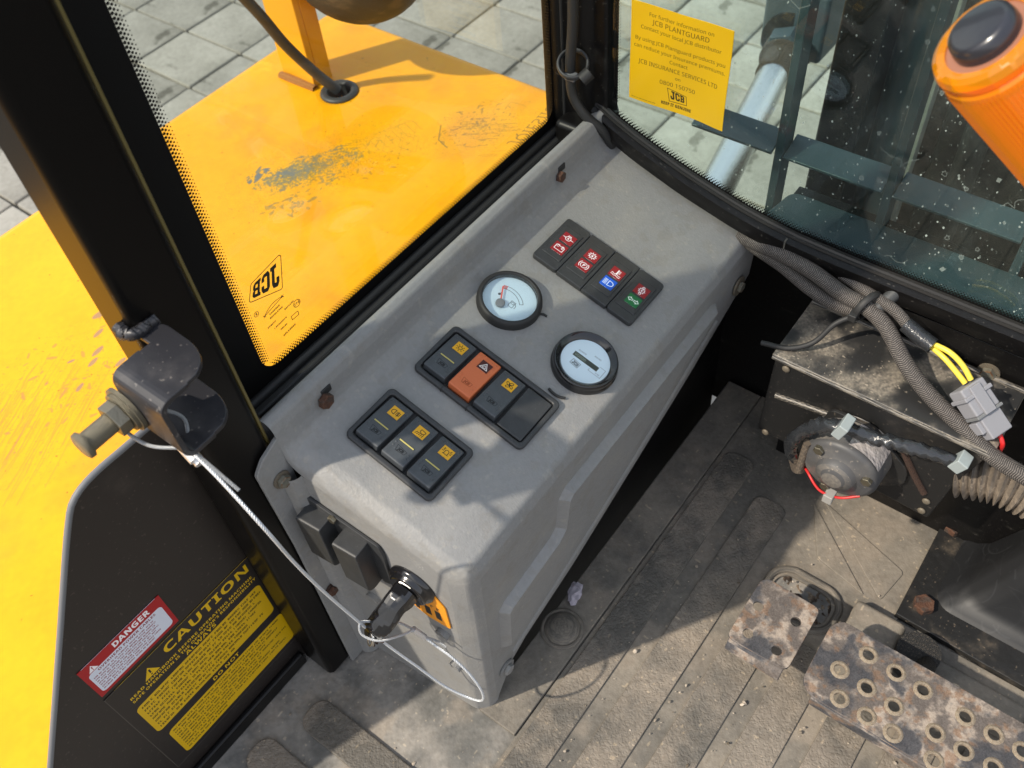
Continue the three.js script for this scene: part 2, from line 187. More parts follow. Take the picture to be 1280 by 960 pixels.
  for (const [a, b, s] of [[0.09, -0.69, 13], [0.065, -0.665, 8], [0.045, -0.64, 9], [0.03, -0.63, 8], [0.05, -0.60, 8], [0.075, -0.61, 6], [0.10, -0.65, 6], [-0.005, -0.61, 7], [0.015, -0.655, 5]]) { const [px, py] = P(a, b); x.fillStyle = 'rgba(150,120,108,0.8)'; x.beginPath(); x.ellipse(px, py, s * 1.3, s * 0.6, -0.5 + r(), 0, 7); x.fill(); }
  blotch(0.02, -0.62, 0.16, 0.10, 240, 'rgba(160,120,90,0.55)', 0.2, 4);
  for (let k = 0; k < 420; k++) { const [px, py] = P(mix(HX0, HX1, r()), mix(HZ0, HZ1, r())); x.fillStyle = `rgba(90,70,30,${0.3 + r() * 0.5})`; x.beginPath(); x.ellipse(px, py, 0.6 + r() * 1.6, 0.5 + r(), r() * 3, 0, 7); x.fill(); }
});
hoodTex.flipY = false;
M.hood = phy({ map: hoodTex, roughness: 0.45, specularIntensity: 0.35, clearcoat: 0.45, clearcoatRoughness: 0.05 });
M.yellow = phy({ color: rgb(0.86, 0.40, 0.008), roughness: 0.42, clearcoat: 0.5, clearcoatRoughness: 0.1 });

// ---------------------------------------------------------------- outside: paving, hood
structure('ground', new THREE.PlaneGeometry(120, 120).rotateX(-Math.PI / 2).translate(0, -0.925, 0), M.joint);
{
  const r = rng(5), pav = new THREE.Group(); pav.name = 'pavement'; pav.userData.kind = 'structure'; scene.add(pav);
  const gv = [0, 1, 2].map((k) => boxUV(box(-0.1205, 0.1205, -0.03, 0, -0.1515, 0.1515, 0.004 + k * 0.0015, 1)));
  let n = 0;
  for (let i = -6; i <= 11; i++) for (let j = -4; j <= 10; j++) {
    const X = 1.49 + i * 0.25, Z = -2.384 + j * 0.312; if (X < 0.25 || X > 4.1) continue; if (Z > 0.4) continue;
    const m = mesh(n ? `paving_slab_${String(n).padStart(3, '0')}` : 'paving_slab', gv[n % 3], M.paving[Math.floor(r() * 6)], pav); n++;
    m.position.set(X + (r() - 0.5) * 0.002, -0.9 + (r() - 0.5) * 0.003, Z + (r() - 0.5) * 0.002); m.rotation.set((r() - 0.5) * 0.006, (r() - 0.5) * 0.006, (r() - 0.5) * 0.006);
  }
}
const latheSleeve = () => new THREE.LatheGeometry([[0.0185, 0.002], [0.019, -0.002], [0.0195, -0.03]].map((p) => new THREE.Vector2(...p)), 32);
{
  const t = thing('yellow_hood', 'scuffed glossy yellow metal hood beyond the side window', 'hood', [0, 0, 0]);
  const s = roundPoly([[HX0, -HZ1], [0.48, -HZ1], [0.57, 0.395], [0.80, 0.395], [0.80, -HZ0], [HX0, -HZ0]], 0.03); { const h = new THREE.Path(); h.absarc(0.617, 0.762, 0.0195, 0, 6.28318, false); s.holes.push(h); }
  const g = new THREE.ExtrudeGeometry(s, { depth: 0.5, bevelEnabled: true, bevelThickness: 0.018, bevelSize: 0.018, bevelOffset: -0.018, bevelSegments: 5, curveSegments: 10 });
  g.rotateX(-Math.PI / 2); g.translate(0, HY - 0.518, 0);
  const p = g.attributes.position, uv = g.attributes.uv; for (let i = 0; i < p.count; i++) uv.setXY(i, (p.getX(i) - HX0) / (HX1 - HX0), (p.getZ(i) - HZ0) / (HZ1 - HZ0));
  mesh('hood_shell', g, M.hood, t);
  const gr = thing('cable_grommet', 'black rubber ring grommet set in the yellow hood', 'grommet', [0.617, HY, -0.762]);
  mesh('ring', new THREE.TorusGeometry(0.0245, 0.0065, 12, 36).rotateX(Math.PI / 2).scale(1, 0.7, 1), M.cable, gr);
  mesh('sleeve', latheSleeve(), M.cable, gr);
  single('mirror_cable', tube([[0.617, 0.142, -0.765], [0.598, 0.175, -0.78], [0.565, 0.24, -0.795], [0.54, 0.30, -0.80], [0.515, 0.35, -0.803], [0.47, 0.43, -0.81]], 0.0085, 50, 12), M.cable, 'dusty black cable sheath rising from the hood grommet', 'cable');
  const b = thing('mirror_bracket', 'upright yellow flat bar bracket welded on the hood', 'bracket', [0.61, HY, -0.84]);
  mesh('post', box(-0.006, 0.006, -0.002, 0.75, -0.036, 0.036, 0.0015), M.yellow, b);
  mesh('weld_bead', tube([[-0.010, 0.001, -0.038], [-0.011, 0.003, -0.015], [-0.010, 0.002, 0.015], [-0.009, 0.001, 0.04]], 0.0065, 24, 8), std({ map: rustTex([0.75, 0.52, 0.25], [0.85, 0.62, 0.35], [0.80, 0.5, 0.2], 0.4), roughness: 0.6, bumpMap: grain, bumpScale: 0.002 }), b);
  mesh('edge_flange', box(0.0065, 0.035, -0.002, 0.75, 0.026, 0.036, 0.0015), M.yellow, b);
  const mg = new THREE.SphereGeometry(0.118, 40, 24); mg.scale(0.9, 1.0, 1.05);
  const mi = thing('rear_mirror', 'dusty dark rounded mirror housing hanging above the yellow hood', 'mirror', [0.700, 0.352, -0.750]);
  mesh('housing', mg, std({ map: dustMap([0.20, 0.19, 0.18], [0.42, 0.37, 0.30], 6, 0.45, 0.8, 0.22), roughness: 0.6 }), mi);
  mesh('arm', rod([-0.02, 0.05, 0], [-0.088, 0.10, -0.085], 0.009), M.rubberGrey, mi);
}

// ---------------------------------------------------------------- cab shell: floor, walls, pillars, windows
structure('cab_floor', boxUV(join([box(-0.8, 0.02, -0.05, -0.004, -0.215, 0.75, 0.001, 1), box(0.0205, 0.56, -0.05, -0.004, -0.010, 0.75, 0.001, 1)])), M.floorOld);   // stops short of the inner wall: an open slot
structure('front_wall', join([box(0.476, 0.50, 0.0, 0.3085, 0.093, 0.8, 0.001, 1), box(0.545, 0.57, -0.05, 0.26, -0.2, 0.8, 0.001, 1), box(0.4775, 0.5445, 0.309, 0.3225, 0.022, 0.8, 0.001, 1), box(0.545, 0.57, 0.2605, 0.325, 0.022, 0.8, 0.001, 1)]), M.blackPaint);
structure('inner_side_wall', boxUV(box(0.022, 0.545, -0.2, 0.30, -0.050, -0.030, 0.001, 1)), M.blackPaint);
structure('cab_side_wall', join([box(-0.010, 0.46, -0.3, 0.372, -0.221, -0.20, 0.001, 1), box(-0.8, -0.012, -0.3, 0.0, -0.221, -0.2125, 0.001, 1)]), M.pillar);
{
  const t = thing('door_pillar', 'thick glossy black square cab pillar carrying the latch bracket', 'pillar');
  mesh('post', box(-0.066, -0.016, 0.0, 1.25, -0.2085, -0.1635, 0.007, 4), M.pillar, t);
  mesh('edge_seal', tube([[-0.0145, 0.37, -0.168], [-0.0155, 0.6, -0.168], [-0.016, 1.2, -0.168]], 0.0016, 8, 8), std({ color: rgb(0.14, 0.11, 0.035), roughness: 0.35 }), t);
  const c = thing('corner_pillar', 'black windscreen corner pillar behind the grey console', 'pillar');
  const pr = [[0.452, -0.224], [0.452, -0.206], [0.461, -0.196], [0.463, -0.184], [0.470, -0.176], [0.472, -0.160], [0.492, -0.158], [0.50, -0.224]];
  mesh('post', extrude(roundPoly(pr.map(([a, b]) => [a, -b]), 0.004), 0.95, 0).rotateX(-Math.PI / 2).translate(0, 0.35, 0), M.blackPaint, c);
  mesh('sealing_strip', tube([[0.4575, 0.39, -0.2035], [0.4575, 0.8, -0.2035], [0.4575, 1.2, -0.2035]], 0.003, 8, 8), M.rubber, c);
  mesh('corner_casting', box(0.438, 0.472, 0.372, 0.405, -0.205, -0.165, 0.008, 3), M.blackPaint, c);
}
const dotGeo = new THREE.CircleGeometry(1, 8);
function fritDots(list, xa, ya, parent, mat = M.frit) { // list of [x,y,z,r]
  const im = new THREE.InstancedMesh(dotGeo, mat, list.length), q = new THREE.Quaternion(), x = V(...xa), y = V(...ya); q.setFromRotationMatrix(new THREE.Matrix4().makeBasis(x, y, x.clone().cross(y)));
  const m4 = new THREE.Matrix4(); list.forEach(([a, b, c, r], i) => im.setMatrixAt(i, m4.compose(V(a, b, c), q, V(r, r, r)))); im.name = 'frit_dots'; im.userData.kind = 'stuff'; parent.add(im); return im;
}
{ // side window, glass in plane z = -0.215
  const t = thing('side_window', 'side window pane with dotted black border facing the yellow hood', 'window');
  mesh('pane', box(-0.056, 0.462, 0.374, 1.25, -0.2175, -0.2135, 0.0005, 1), M.glass, t);
  // printed border, rounded inner corners
  const inner = roundRect(0.031, 0.399, 0.4505, 1.2, 0.016, THREE.Path);
  const o = new THREE.Shape([[-0.055, 0.376], [0.461, 0.376], [0.461, 1.24], [-0.055, 1.24]].map((p) => new THREE.Vector2(...p))); o.holes.push(inner);
  mesh('black_border', new THREE.ShapeGeometry(o, 8).translate(0, 0, -0.2128), M.frit, t);
  const L = [], st = 0.0031, rr = [0.0012, 0.00105, 0.0008, 0.0005];
  for (let k = 0; k < 4; k++) { const d = 0.0011 + k * 0.0020;
    for (let x = 0.04 + (k % 2) * st / 2; x < 0.445; x += st) L.push([x, 0.399 + d, -0.2127, rr[k]]);
    for (let y = 0.41 + (k % 2) * st / 2; y < 1.0; y += st) { L.push([0.031 + d, y, -0.2127, rr[k]]); L.push([0.4505 - d, y, -0.2127, rr[k]]); } }
  fritDots(L, [1, 0, 0], [0, 1, 0], t);
  // maker's etching, read from outside so mirrored here: X 0.035..0.095, Y 0.41..0.50
  const et = canvasTex(768, 1152, (x, w, h) => {
    const P = (X, Y) => [(X - 0.035) / 0.06 * w, (0.50 - Y) / 0.09 * h]; x.strokeStyle = x.fillStyle = '#fff'; x.lineWidth = 8; x.lineJoin = 'round';
    x.beginPath();
    const Q = [P(0.0490, 0.4900), P(0.0835, 0.4955), P(0.0740, 0.4635), P(0.0415, 0.4755)]; x.moveTo((Q[0][0] + Q[3][0]) / 2, (Q[0][1] + Q[3][1]) / 2); for (let i = 0; i < 4; i++) { const a = Q[i], b = Q[(i + 1) % 4]; x.arcTo(a[0], a[1], b[0], b[1], 26); } x.closePath(); x.stroke();
    monogram(x, Q, true);
    x.save(); const [rx, ry] = P(0.0435, 0.4605); x.lineWidth = 6; x.beginPath(); x.arc(rx, ry, 30, 0, 7); x.stroke(); x.translate(rx, ry + 15); x.scale(-1, 1); x.font = 'bold 42px sans-serif'; x.textAlign = 'center'; x.fillText('R', 0, 0); x.restore();
    { const a = P(0.0495, 0.4525), b = P(0.0715, 0.457); x.lineWidth = 7; x.beginPath(); x.moveTo(...a); x.lineTo(...b); x.stroke(); x.beginPath(); x.moveTo(...a); x.quadraticCurveTo((a[0] + b[0]) / 2 - 10, a[1] - 110, b[0], b[1]); x.stroke(); for (const c of [a, b]) { x.beginPath(); x.moveTo(c[0] - 14, c[1] - 20); x.lineTo(c[0] + 14, c[1] + 20); x.moveTo(c[0] + 16, c[1] - 14); x.lineTo(c[0] - 16, c[1] + 14); x.stroke(); } }
    const small = [[7, 0.0545, 0.4495, 40], [9, 0.0535, 0.4455, 40], [6, 0.0485, 0.4385, 38], [7, 0.069, 0.4425, 38], [9, 0.054, 0.433, 38], [5, 0.059, 0.427, 38], [8, 0.0595, 0.419, 44]];
    const r = rng(4); for (const [s, X, Y, fs] of small) { const [px, py] = P(X, Y); x.save(); x.translate(px, py); x.rotate(-0.09); for (let k = 0; k < s; k++) { const cx = k * fs * 0.55; x.fillRect(cx, -fs * 0.55, fs * 0.14, fs * 0.55); if (r() > 0.3) x.fillRect(cx, -fs * 0.55, fs * 0.4, fs * 0.13); if (r() > 0.3) x.fillRect(cx, -fs * 0.13, fs * 0.4, fs * 0.13); if (r() > 0.5) x.fillRect(cx + fs * 0.28, -fs * 0.5, fs * 0.13, fs * 0.45); } x.restore(); }
    { const c = P(0.082, 0.4395); x.lineWidth = 7; x.beginPath(); x.arc(c[0], c[1], 46, 0, 7); x.stroke(); x.save(); x.translate(c[0], c[1] + 18); x.scale(-1, 1); x.font = 'bold 48px sans-serif'; x.textAlign = 'center'; x.fillText('E11', 0, 0); x.restore(); const e = P(0.0725, 0.43); x.strokeRect(e[0], e[1] - 20, 100, 52); }
  }, false);
  mesh('etched_marking', new THREE.PlaneGeometry(0.06, 0.09).translate(0.065, 0.455, -0.2129), std({ color: rgb(0.03, 0.022, 0.01), alphaMap: et, transparent: true, roughness: 0.6 }), t);
  mesh('sill_frame', join([box(0.0, 0.462, 0.345, 0.3790, -0.1995, -0.1758, 0.002, 2), box(0.0, 0.462, 0.3792, 0.3850, -0.1960, -0.1860, 0.002, 2)]), M.blackPaint, t);
  mesh('lower_seal', join([box(0.0, 0.455, 0.3735, 0.3835, -0.2125, -0.197, 0.003, 2), rod([0.0, 0.3855, -0.2085], [0.452, 0.3855, -0.2085], 0.0045, 10), rod([0.0, 0.379, -0.197], [0.445, 0.379, -0.197], 0.0035, 10)]), M.rubber, t);
}
const sillLine = [[-0.172, 0.420], [-0.158, 0.412], [-0.123, 0.396], [-0.065, 0.376], [0.001, 0.359], [0.035, 0.3535], [0.063, 0.350], [0.114, 0.348], [0.28, 0.347], [0.75, 0.347]]; // lower edge of the windscreen glass (z, y)
function sillY(z) { for (let i = 1; i < sillLine.length; i++) if (z <= sillLine[i][0]) { const [a, b] = [sillLine[i - 1], sillLine[i]]; return mix(a[1], b[1], (z - a[0]) / (b[0] - a[0])); } return 0.347; }
function sweepSill(prof, z0 = -0.172, z1 = 0.75, n = 60) { // profile [x, dy] swept along the sill line
  const v = [], tr = [], m = prof.length; for (let i = 0; i <= n; i++) { const z = mix(z0, z1, Math.pow(i / n, 1.3)), y = sillY(z - 0.01) * 0.25 + sillY(z) * 0.5 + sillY(z + 0.01) * 0.25; for (const [x, d] of prof) v.push([x, y + d, z]); }
  for (let i = 0; i < n; i++) for (let k = 0; k < m; k++) { const a = i * m + k, b = i * m + (k + 1) % m, c = a + m, d = b + m; tr.push([a, b, d], [a, d, c]); } return boxUV(creased(meshFrom(v, tr), 0.7));
}
{
  const t = thing('windscreen', 'dirty tinted windscreen pane above the heater with black dotted edge', 'window');
  const s = new THREE.Shape(); sillLine.forEach(([z, y], i) => (i ? s.lineTo(z, y - 0.012) : s.moveTo(z, y - 0.012))); s.lineTo(0.75, 1.25); s.lineTo(-0.172, 1.25);
  mesh('pane', basis(extrude(s, 0.004), [0, 0, 1], [0, 1, 0], [0.482, 0, 0]), M.frontGlass, t);
  mesh('black_border', sweepSill([[0.4765, -0.003], [0.4768, -0.003], [0.4768, 0.001], [0.4765, 0.001]]), M.frit, t);
  const L = [], st = 0.0031, rr = [0.0012, 0.00105, 0.0008, 0.0005];
  for (let k = 0; k < 4; k++) { const d = 0.002 + k * 0.002; for (let z = -0.15 + (k % 2) * st / 2; z < 0.6; z += st) L.push([0.4766, sillY(z) + d, z, rr[k]]); for (let y = 0.425 + (k % 2) * st / 2; y < 1; y += st) L.push([0.4766, y, -0.156 + d, rr[k]]); }
  fritDots(L, [0, 0, 1], [0, 1, 0], t);
  const dirt = canvasTex(2048, 1024, (x, w, h) => { const r = rng(91); { const img = x.createImageData(w, h); for (let j = 0; j < h; j++) for (let i = 0; i < w; i++) { const a = smooth(0.35, 0.8, nA(i / w * 2, j / h, 6, 5)) * (0.4 + 0.6 * nB(i / w * 2, j / h, 64, 3)), o = (j * w + i) * 4; img.data[o] = img.data[o + 1] = img.data[o + 2] = 2 + a * 17; img.data[o + 3] = 255; } x.putImageData(img, 0, 0); }
    for (let k = 0; k < 6500; k++) { const px = Math.pow(r(), 0.75) * w, py = r() * h, s = 0.6 + Math.pow(r(), 6) * 2.8; const a = 0.2 + r() * 0.6; x.fillStyle = `rgba(255,255,255,${a})`; x.beginPath(); x.ellipse(px, py, s, s * (0.6 + r() * 0.5), r() * 3, 0, 7); x.fill(); }
    for (let k = 0; k < 150; k++) { const px = (0.35 + 0.65 * Math.pow(r(), 0.6)) * w, py = h * (0.25 + 0.75 * r()), s = 2 + r() * 5; x.strokeStyle = `rgba(255,255,255,${0.12 + r() * 0.25})`; x.lineWidth = 0.8 + r() * 1.5; x.beginPath(); for (let q = 0; q <= 12; q++) { const a = q / 12 * 6.28, d = s * (0.6 + r() * 0.7); const X = px + Math.cos(a) * d, Y = py + Math.sin(a) * d; q ? x.lineTo(X, Y) : x.moveTo(X, Y); } x.stroke(); if (r() > 0.6) { x.fillStyle = `rgba(255,255,255,${0.1 + r() * 0.3})`; x.fill(); } }
    for (let k = 0; k < 14; k++) { x.strokeStyle = `rgba(255,255,255,${0.12 + r() * 0.2})`; x.lineWidth = 1 + r(); x.beginPath(); let px = r() * w, py = r() * h; x.moveTo(px, py); for (let q = 0; q < 6; q++) { px += (r() - 0.4) * 60; py += (r() - 0.5) * 40; x.lineTo(px, py); } x.stroke(); } }, false);
  mesh('dirt_specks', basis(new THREE.PlaneGeometry(0.62, 0.42), [0, 0, 1], [0, 1, 0], [0.4774, 0.555, 0.16]), std({ color: rgb(0.42, 0.50, 0.45), alphaMap: dirt, transparent: true, roughness: 0.9 }), t);
  mesh('frame_bar', sweepSill([[0.4615, -0.0225], [0.463, -0.0245], [0.476, -0.0245], [0.476, -0.004], [0.4645, -0.004], [0.4615, -0.006]]), M.blackPaint, t);
  mesh('glazing_strip', sweepSill([[0.4680, -0.0035], [0.4758, -0.0035], [0.4758, 0.0002], [0.4735, 0.0014], [0.4715, 0.0010], [0.4705, -0.0012], [0.4685, -0.0014]]), phy({ color: rgb(0.022, 0.021, 0.020), roughness: 0.34 }), t);
  mesh('frame_joint', box(0.4608, 0.466, 0.3285, 0.3475, 0.0555, 0.0570, 0.0004, 1), M.joint, t);
}
{ // low black side panel with stickers, z = -0.209
  const t = thing('door_panel', 'flat dark brown lower side panel with grey edge trim', 'panel');
  const out = [[-0.067, 0.0], [-0.067, 0.445], [-0.148, 0.445], [-0.304, 0.195], [-0.43, 0.0]];
  const s = new THREE.Shape(); s.moveTo(-0.018, 0); s.lineTo(-0.018, 0.372); s.lineTo(-0.058, 0.372); s.lineTo(-0.058, 0.445); s.lineTo(-0.125, 0.445); s.quadraticCurveTo(-0.148, 0.445, -0.162, 0.423); s.lineTo(-0.43, -0.007); s.closePath();
  mesh('sheet', boxUV(extrude(s, 0.004, 0.0005)).translate(0, 0, -0.213), M.panel, t);
  mesh('edge_trim', tube([[-0.067, 0.4455, -0.211], [-0.10, 0.4455, -0.211], [-0.125, 0.4455, -0.211], [-0.140, 0.443, -0.211], [-0.152, 0.4365, -0.211], [-0.162, 0.4235, -0.211], [-0.22, 0.3305, -0.211], [-0.30, 0.202, -0.211], [-0.43, -0.007, -0.211]], 0.0026, 90, 10), M.rubberGrey, t);
  mesh('bottom_rail', box(-0.5, -0.068, -0.004, 0.018, -0.2088, -0.2015, 0.003, 2), M.blackPaint, t);
}

// ---------------------------------------------------------------- grey console
const TA = 16.5 * Math.PI / 180, TS = Math.sin(TA), TC = Math.cos(TA), TOPY = 0.324, TOPZ = 0.0131;
const topPoint = (X, w, n = 0) => [X, TOPY - w * TS + n * TC, TOPZ + w * TC + n * TS];
const TOPX = [0, -TS, TC], TOPYA = [1, 0, 0];             // local x runs across (to the driver), local y forward, local z out of the top
function onTop(name, label, category, X, w, group) { return orient(thing(name, label, category, topPoint(X, w), group), TOPX, TOPYA); }
function offsetPoly(p, d) { const n = p.length; let area = 0; for (let i = 0; i < n; i++) { const a = p[i], b = p[(i + 1) % n]; area += a[0] * b[1] - b[0] * a[1]; } const sg = area > 0 ? 1 : -1; return p.map((q, i) => { const a = p[(i + n - 1) % n], b = p[(i + 1) % n]; let e1 = [q[0] - a[0], q[1] - a[1]], e2 = [b[0] - q[0], b[1] - q[1]]; const l1 = Math.hypot(...e1), l2 = Math.hypot(...e2); const n1 = [-e1[1] / l1 * sg, e1[0] / l1 * sg], n2 = [-e2[1] / l2 * sg, e2[0] / l2 * sg]; const k = 1 + n1[0] * n2[0] + n1[1] * n2[1]; const m = Math.min(2.2, 1 / Math.max(k, 0.2)); return [q[0] + (n1[0] + n2[0]) * d * m, q[1] + (n1[1] + n2[1]) * d * m]; }); }
{
  const t = thing('instrument_console', 'moulded grey plastic console carrying the switches and gauges', 'console');
  const r = 0.019, zs = 0.0155, ys = 0.3233, zw = -0.157, tan = Math.tan(TA), SY = 0.296;
  const bez = (a, b, c, n) => Array.from({ length: n + 1 }, (_, i) => { const u = i / n; return [(1 - u) * (1 - u) * a[0] + 2 * u * (1 - u) * b[0] + u * u * c[0], (1 - u) * (1 - u) * a[1] + 2 * u * (1 - u) * b[1] + u * u * c[1]]; });
  const topAt = (z, d) => ys + (zs - z) * tan - d / TC;
  const profile = (d) => { const zr = zs - d, c = [zr, topAt(zr, d)], p = [[zr, SY]]; p.push(...bez([zr, c[1] - r * 0.9], c, [zr - r * TC, topAt(zr - r * TC, d)], 8)); for (let i = 1; i < 7; i++) { const z = mix(zr - r * TC, zw + 0.022, i / 7); p.push([z, topAt(z, d)]); } const f = [zw, topAt(zw, d)]; p.push(...bez([zw + 0.022, topAt(zw + 0.022, d)], f, [zw, f[1] + 0.016], 8)); p.push(...bez([zw - 0.0005, 0.399], [zw - 0.002, 0.4125], [zw - 0.0095, 0.4130], 8)); p.push(...bez([zw - 0.0120, 0.4125], [zw - 0.0175, 0.4110], [zw - 0.0180, 0.4020], 5)); p.push([zw - 0.0180, 0.36]); return p; };
  const st = []; for (let i = 0; i <= 8; i++) { const ph = i / 8 * Math.PI / 2; st.push([r * (1 - Math.sin(ph)), r * (1 - Math.cos(ph))]); } st.reverse(); // from X = 0 (inset r) to X = r (inset 0)
  const stations = st.map(([a, b]) => [b, a]).sort((p, q) => p[0] - q[0]); const seen = []; for (let i = 0; i <= 8; i++) { const ph = i / 8 * Math.PI / 2; seen.push([r * (1 - Math.cos(ph)), r * (1 - Math.sin(ph))]); }
  for (let i = 1; i <= 10; i++) seen.push([mix(r, 0.492, i / 10), 0]);
  const v = [], tr = []; let m = 0; for (const [X, d] of seen) { const p = profile(d); m = p.length; for (const [z, y] of p) v.push([X, y, z]); }
  for (let i = 0; i < seen.length - 1; i++) for (let k = 0; k < m - 1; k++) { const a = i * m + k, b = a + 1, c = a + m, e = c + 1; tr.push([a, b, e], [a, e, c]); }
  const parts = [meshFrom(v, tr)];
  // vertical rounded corner below the sweep
  { const vv = [], tt = [], n = 8, H = 12; for (let j = 0; j <= H; j++) { const y = SY * j / H; for (let i = 0; i <= n; i++) { const ph = i / n * Math.PI / 2; vv.push([r * (1 - Math.cos(ph)), y, zs - r * (1 - Math.sin(ph))]); } } for (let j = 0; j < H; j++) for (let i = 0; i < n; i++) { const a = j * (n + 1) + i, b = a + 1, c = a + n + 1, d = c + 1; tt.push([a, c, d], [a, d, b]); } parts.push(meshFrom(vv, tt)); }
  // front face
  const fp = profile(r).filter(([z, y], i) => i < 18 && z > -0.146); const fpoly = [[-0.145, 0], [zs - r, 0], ...fp, [-0.145, topAt(-0.145, r)]];
  { const g = new THREE.ShapeGeometry(shapeOf(fpoly.map(([z, y]) => [z, y]))); parts.push(basis(g, [0, 0, 1], [0, 1, 0], [0, 0, 0])); }
  // fillet front face to flange
  { const vv = [], tt = [], n = 6; for (const y of [0, 0.12, 0.24, 0.352]) for (let i = 0; i <= n; i++) { const ph = i / n * Math.PI / 2; vv.push([-0.012 * Math.sin(ph) + -0.012 * 0 - (i === n ? 0 : 0), y, -0.145 - 0.012 * (1 - Math.cos(ph))]); } for (let j = 0; j < 3; j++) for (let i = 0; i < n; i++) { const a = j * (n + 1) + i, b = a + 1, c = a + n + 1, d = c + 1; tt.push([a, c, d], [a, d, b]); } parts.push(meshFrom(vv, tt)); }
  // side skin with a recessed panel
  const outline = [[r, 0], [0.022, 0.012], [0.048, 0.058], [0.072, 0.072], [0.158, 0.098], [0.366, 0.189], [0.492, 0.254], [0.492, SY], [r, SY]];
  const rec = [[0.034, 0.118], [0.232, 0.2005], [0.40, 0.270], [0.412, 0.2795], [0.40, 0.2855], [0.27, 0.2815], [0.140, 0.279], [0.131, 0.270], [0.126, 0.226], [0.118, 0.219], [0.044, 0.207], [0.036, 0.199]];
  const in1 = offsetPoly(rec, 0.006), dep = -0.009;   // the panel stands proud of the side
  { const g = new THREE.ShapeGeometry(shapeOf(outline, [rec])).translate(0, 0, zs); parts.push(g);
    const vv = [], tt = [], n = rec.length; for (let k = 0; k < n; k++) vv.push([rec[k][0], rec[k][1], zs], [in1[k][0], in1[k][1], zs - dep]); for (let k = 0; k < n; k++) { const a = 2 * k, b = a + 1, c = 2 * ((k + 1) % n), d = c + 1; tt.push([a, c, d], [a, d, b]); } parts.push(meshFrom(vv, tt)); parts.push(new THREE.ShapeGeometry(shapeOf(in1)).translate(0, 0, zs - dep)); }
  // thickness return along the slanted lower edge
  { const vv = [], tt = []; outline.slice(0, 7).forEach(([x, y]) => vv.push([x, y, zs], [x, y, zs - 0.006])); for (let k = 0; k < 6; k++) tt.push([2 * k, 2 * k + 2, 2 * k + 3], [2 * k, 2 * k + 3, 2 * k + 1]); parts.push(meshFrom(vv, tt)); }
  // rib along the lower edge
  const low = [[0.050, 0.075], [0.15, 0.112], [0.30, 0.176], [0.425, 0.2375]];
  parts.push(tube(low.map(([x, y]) => [x, y + 0.001, zs - 0.003]), 0.0048, 30, 8));
  const g0 = join(parts.map((g) => { const q = g.index ? g.toNonIndexed() : g; const h = new THREE.BufferGeometry(); h.setAttribute('position', q.attributes.position); h.computeVertexNormals(); return h; }));
  const p = g0.attributes.position; for (let i = 0; i < p.count; i++) { let x = p.getX(i), y = p.getY(i), z = p.getZ(i); z += (Math.min(y, 0.3) - 0.3) * 0.045 * clamp((z + 0.06) / 0.06); x += 0.075 * Math.min(z, 0) * (1 - clamp(x / 0.12)) ; p.setXYZ(i, x, y, z); }
  mesh('housing', boxUV(creased(g0, 0.55)), M.console, t);
  const fl = roundPoly([[-0.009, 0.0], [-0.009, 0.3965], [-0.013, 0.395], [-0.031, 0.387], [-0.041, 0.376], [-0.038, 0.256], [-0.0395, 0.0]], 0.003);
  mesh('flange', boxUV(extrude(fl, 0.004, 0.0008)).translate(0, 0, zw - 0.0044), M.console, t);
  // bolts
  const bolt = (pos, xa, ya, m, r0 = 0.0062, h = 0.005, w = 0.0085) => { const b = mesh('bolt', hexBolt(r0, h, w), m, t); b.position.set(...pos); orient(b, xa, ya); return b; };
  bolt([0.041, 0.392, zw + 0.0005], [1, 0, 0], [0, 1, 0], M.rustBolt, 0.0072, 0.006, 0); bolt([-0.023, 0.352, zw], [1, 0, 0], [0, 1, 0], M.greyBolt); bolt([0.381, 0.392, zw + 0.0005], [1, 0, 0], [0, 1, 0], M.rustBolt, 0.006, 0.005, 0); bolt([-0.026, 0.156, zw], [1, 0, 0], [0, 1, 0], M.rustBolt, 0.006, 0.004, 0.008);
  bolt([0.037, 0.062, 0.0058], [0, 0, -1].map((q, i) => [1, 0, 0][i]), [0, 1, 0], M.console, 0.0065, 0.004, 0.0105); bolt([0.462, 0.262, zs], [1, 0, 0], [0, 1, 0], M.greyBolt, 0.0062, 0.004, 0.0115);
  for (const [X, y] of [[0.048, 0.3985], [0.388, 0.3985]]) mesh('bolt_slot', box(X - 0.007, X + 0.004, y - 0.004, y + 0.003, zw - 0.001, zw + 0.0008, 0.0008, 1), M.rubber, t);
  for (const [y, z] of [[0.178, -0.026], [0.108, -0.022], [0.163, -0.112]]) { const s = new THREE.CylinderGeometry(0.0075, 0.0075, 0.006, 20, 1, false, 0, Math.PI); mesh('tab', s.rotateZ(Math.PI / 2).translate(-0.002 + 0.075 * z, y, z), M.console, t); }
}

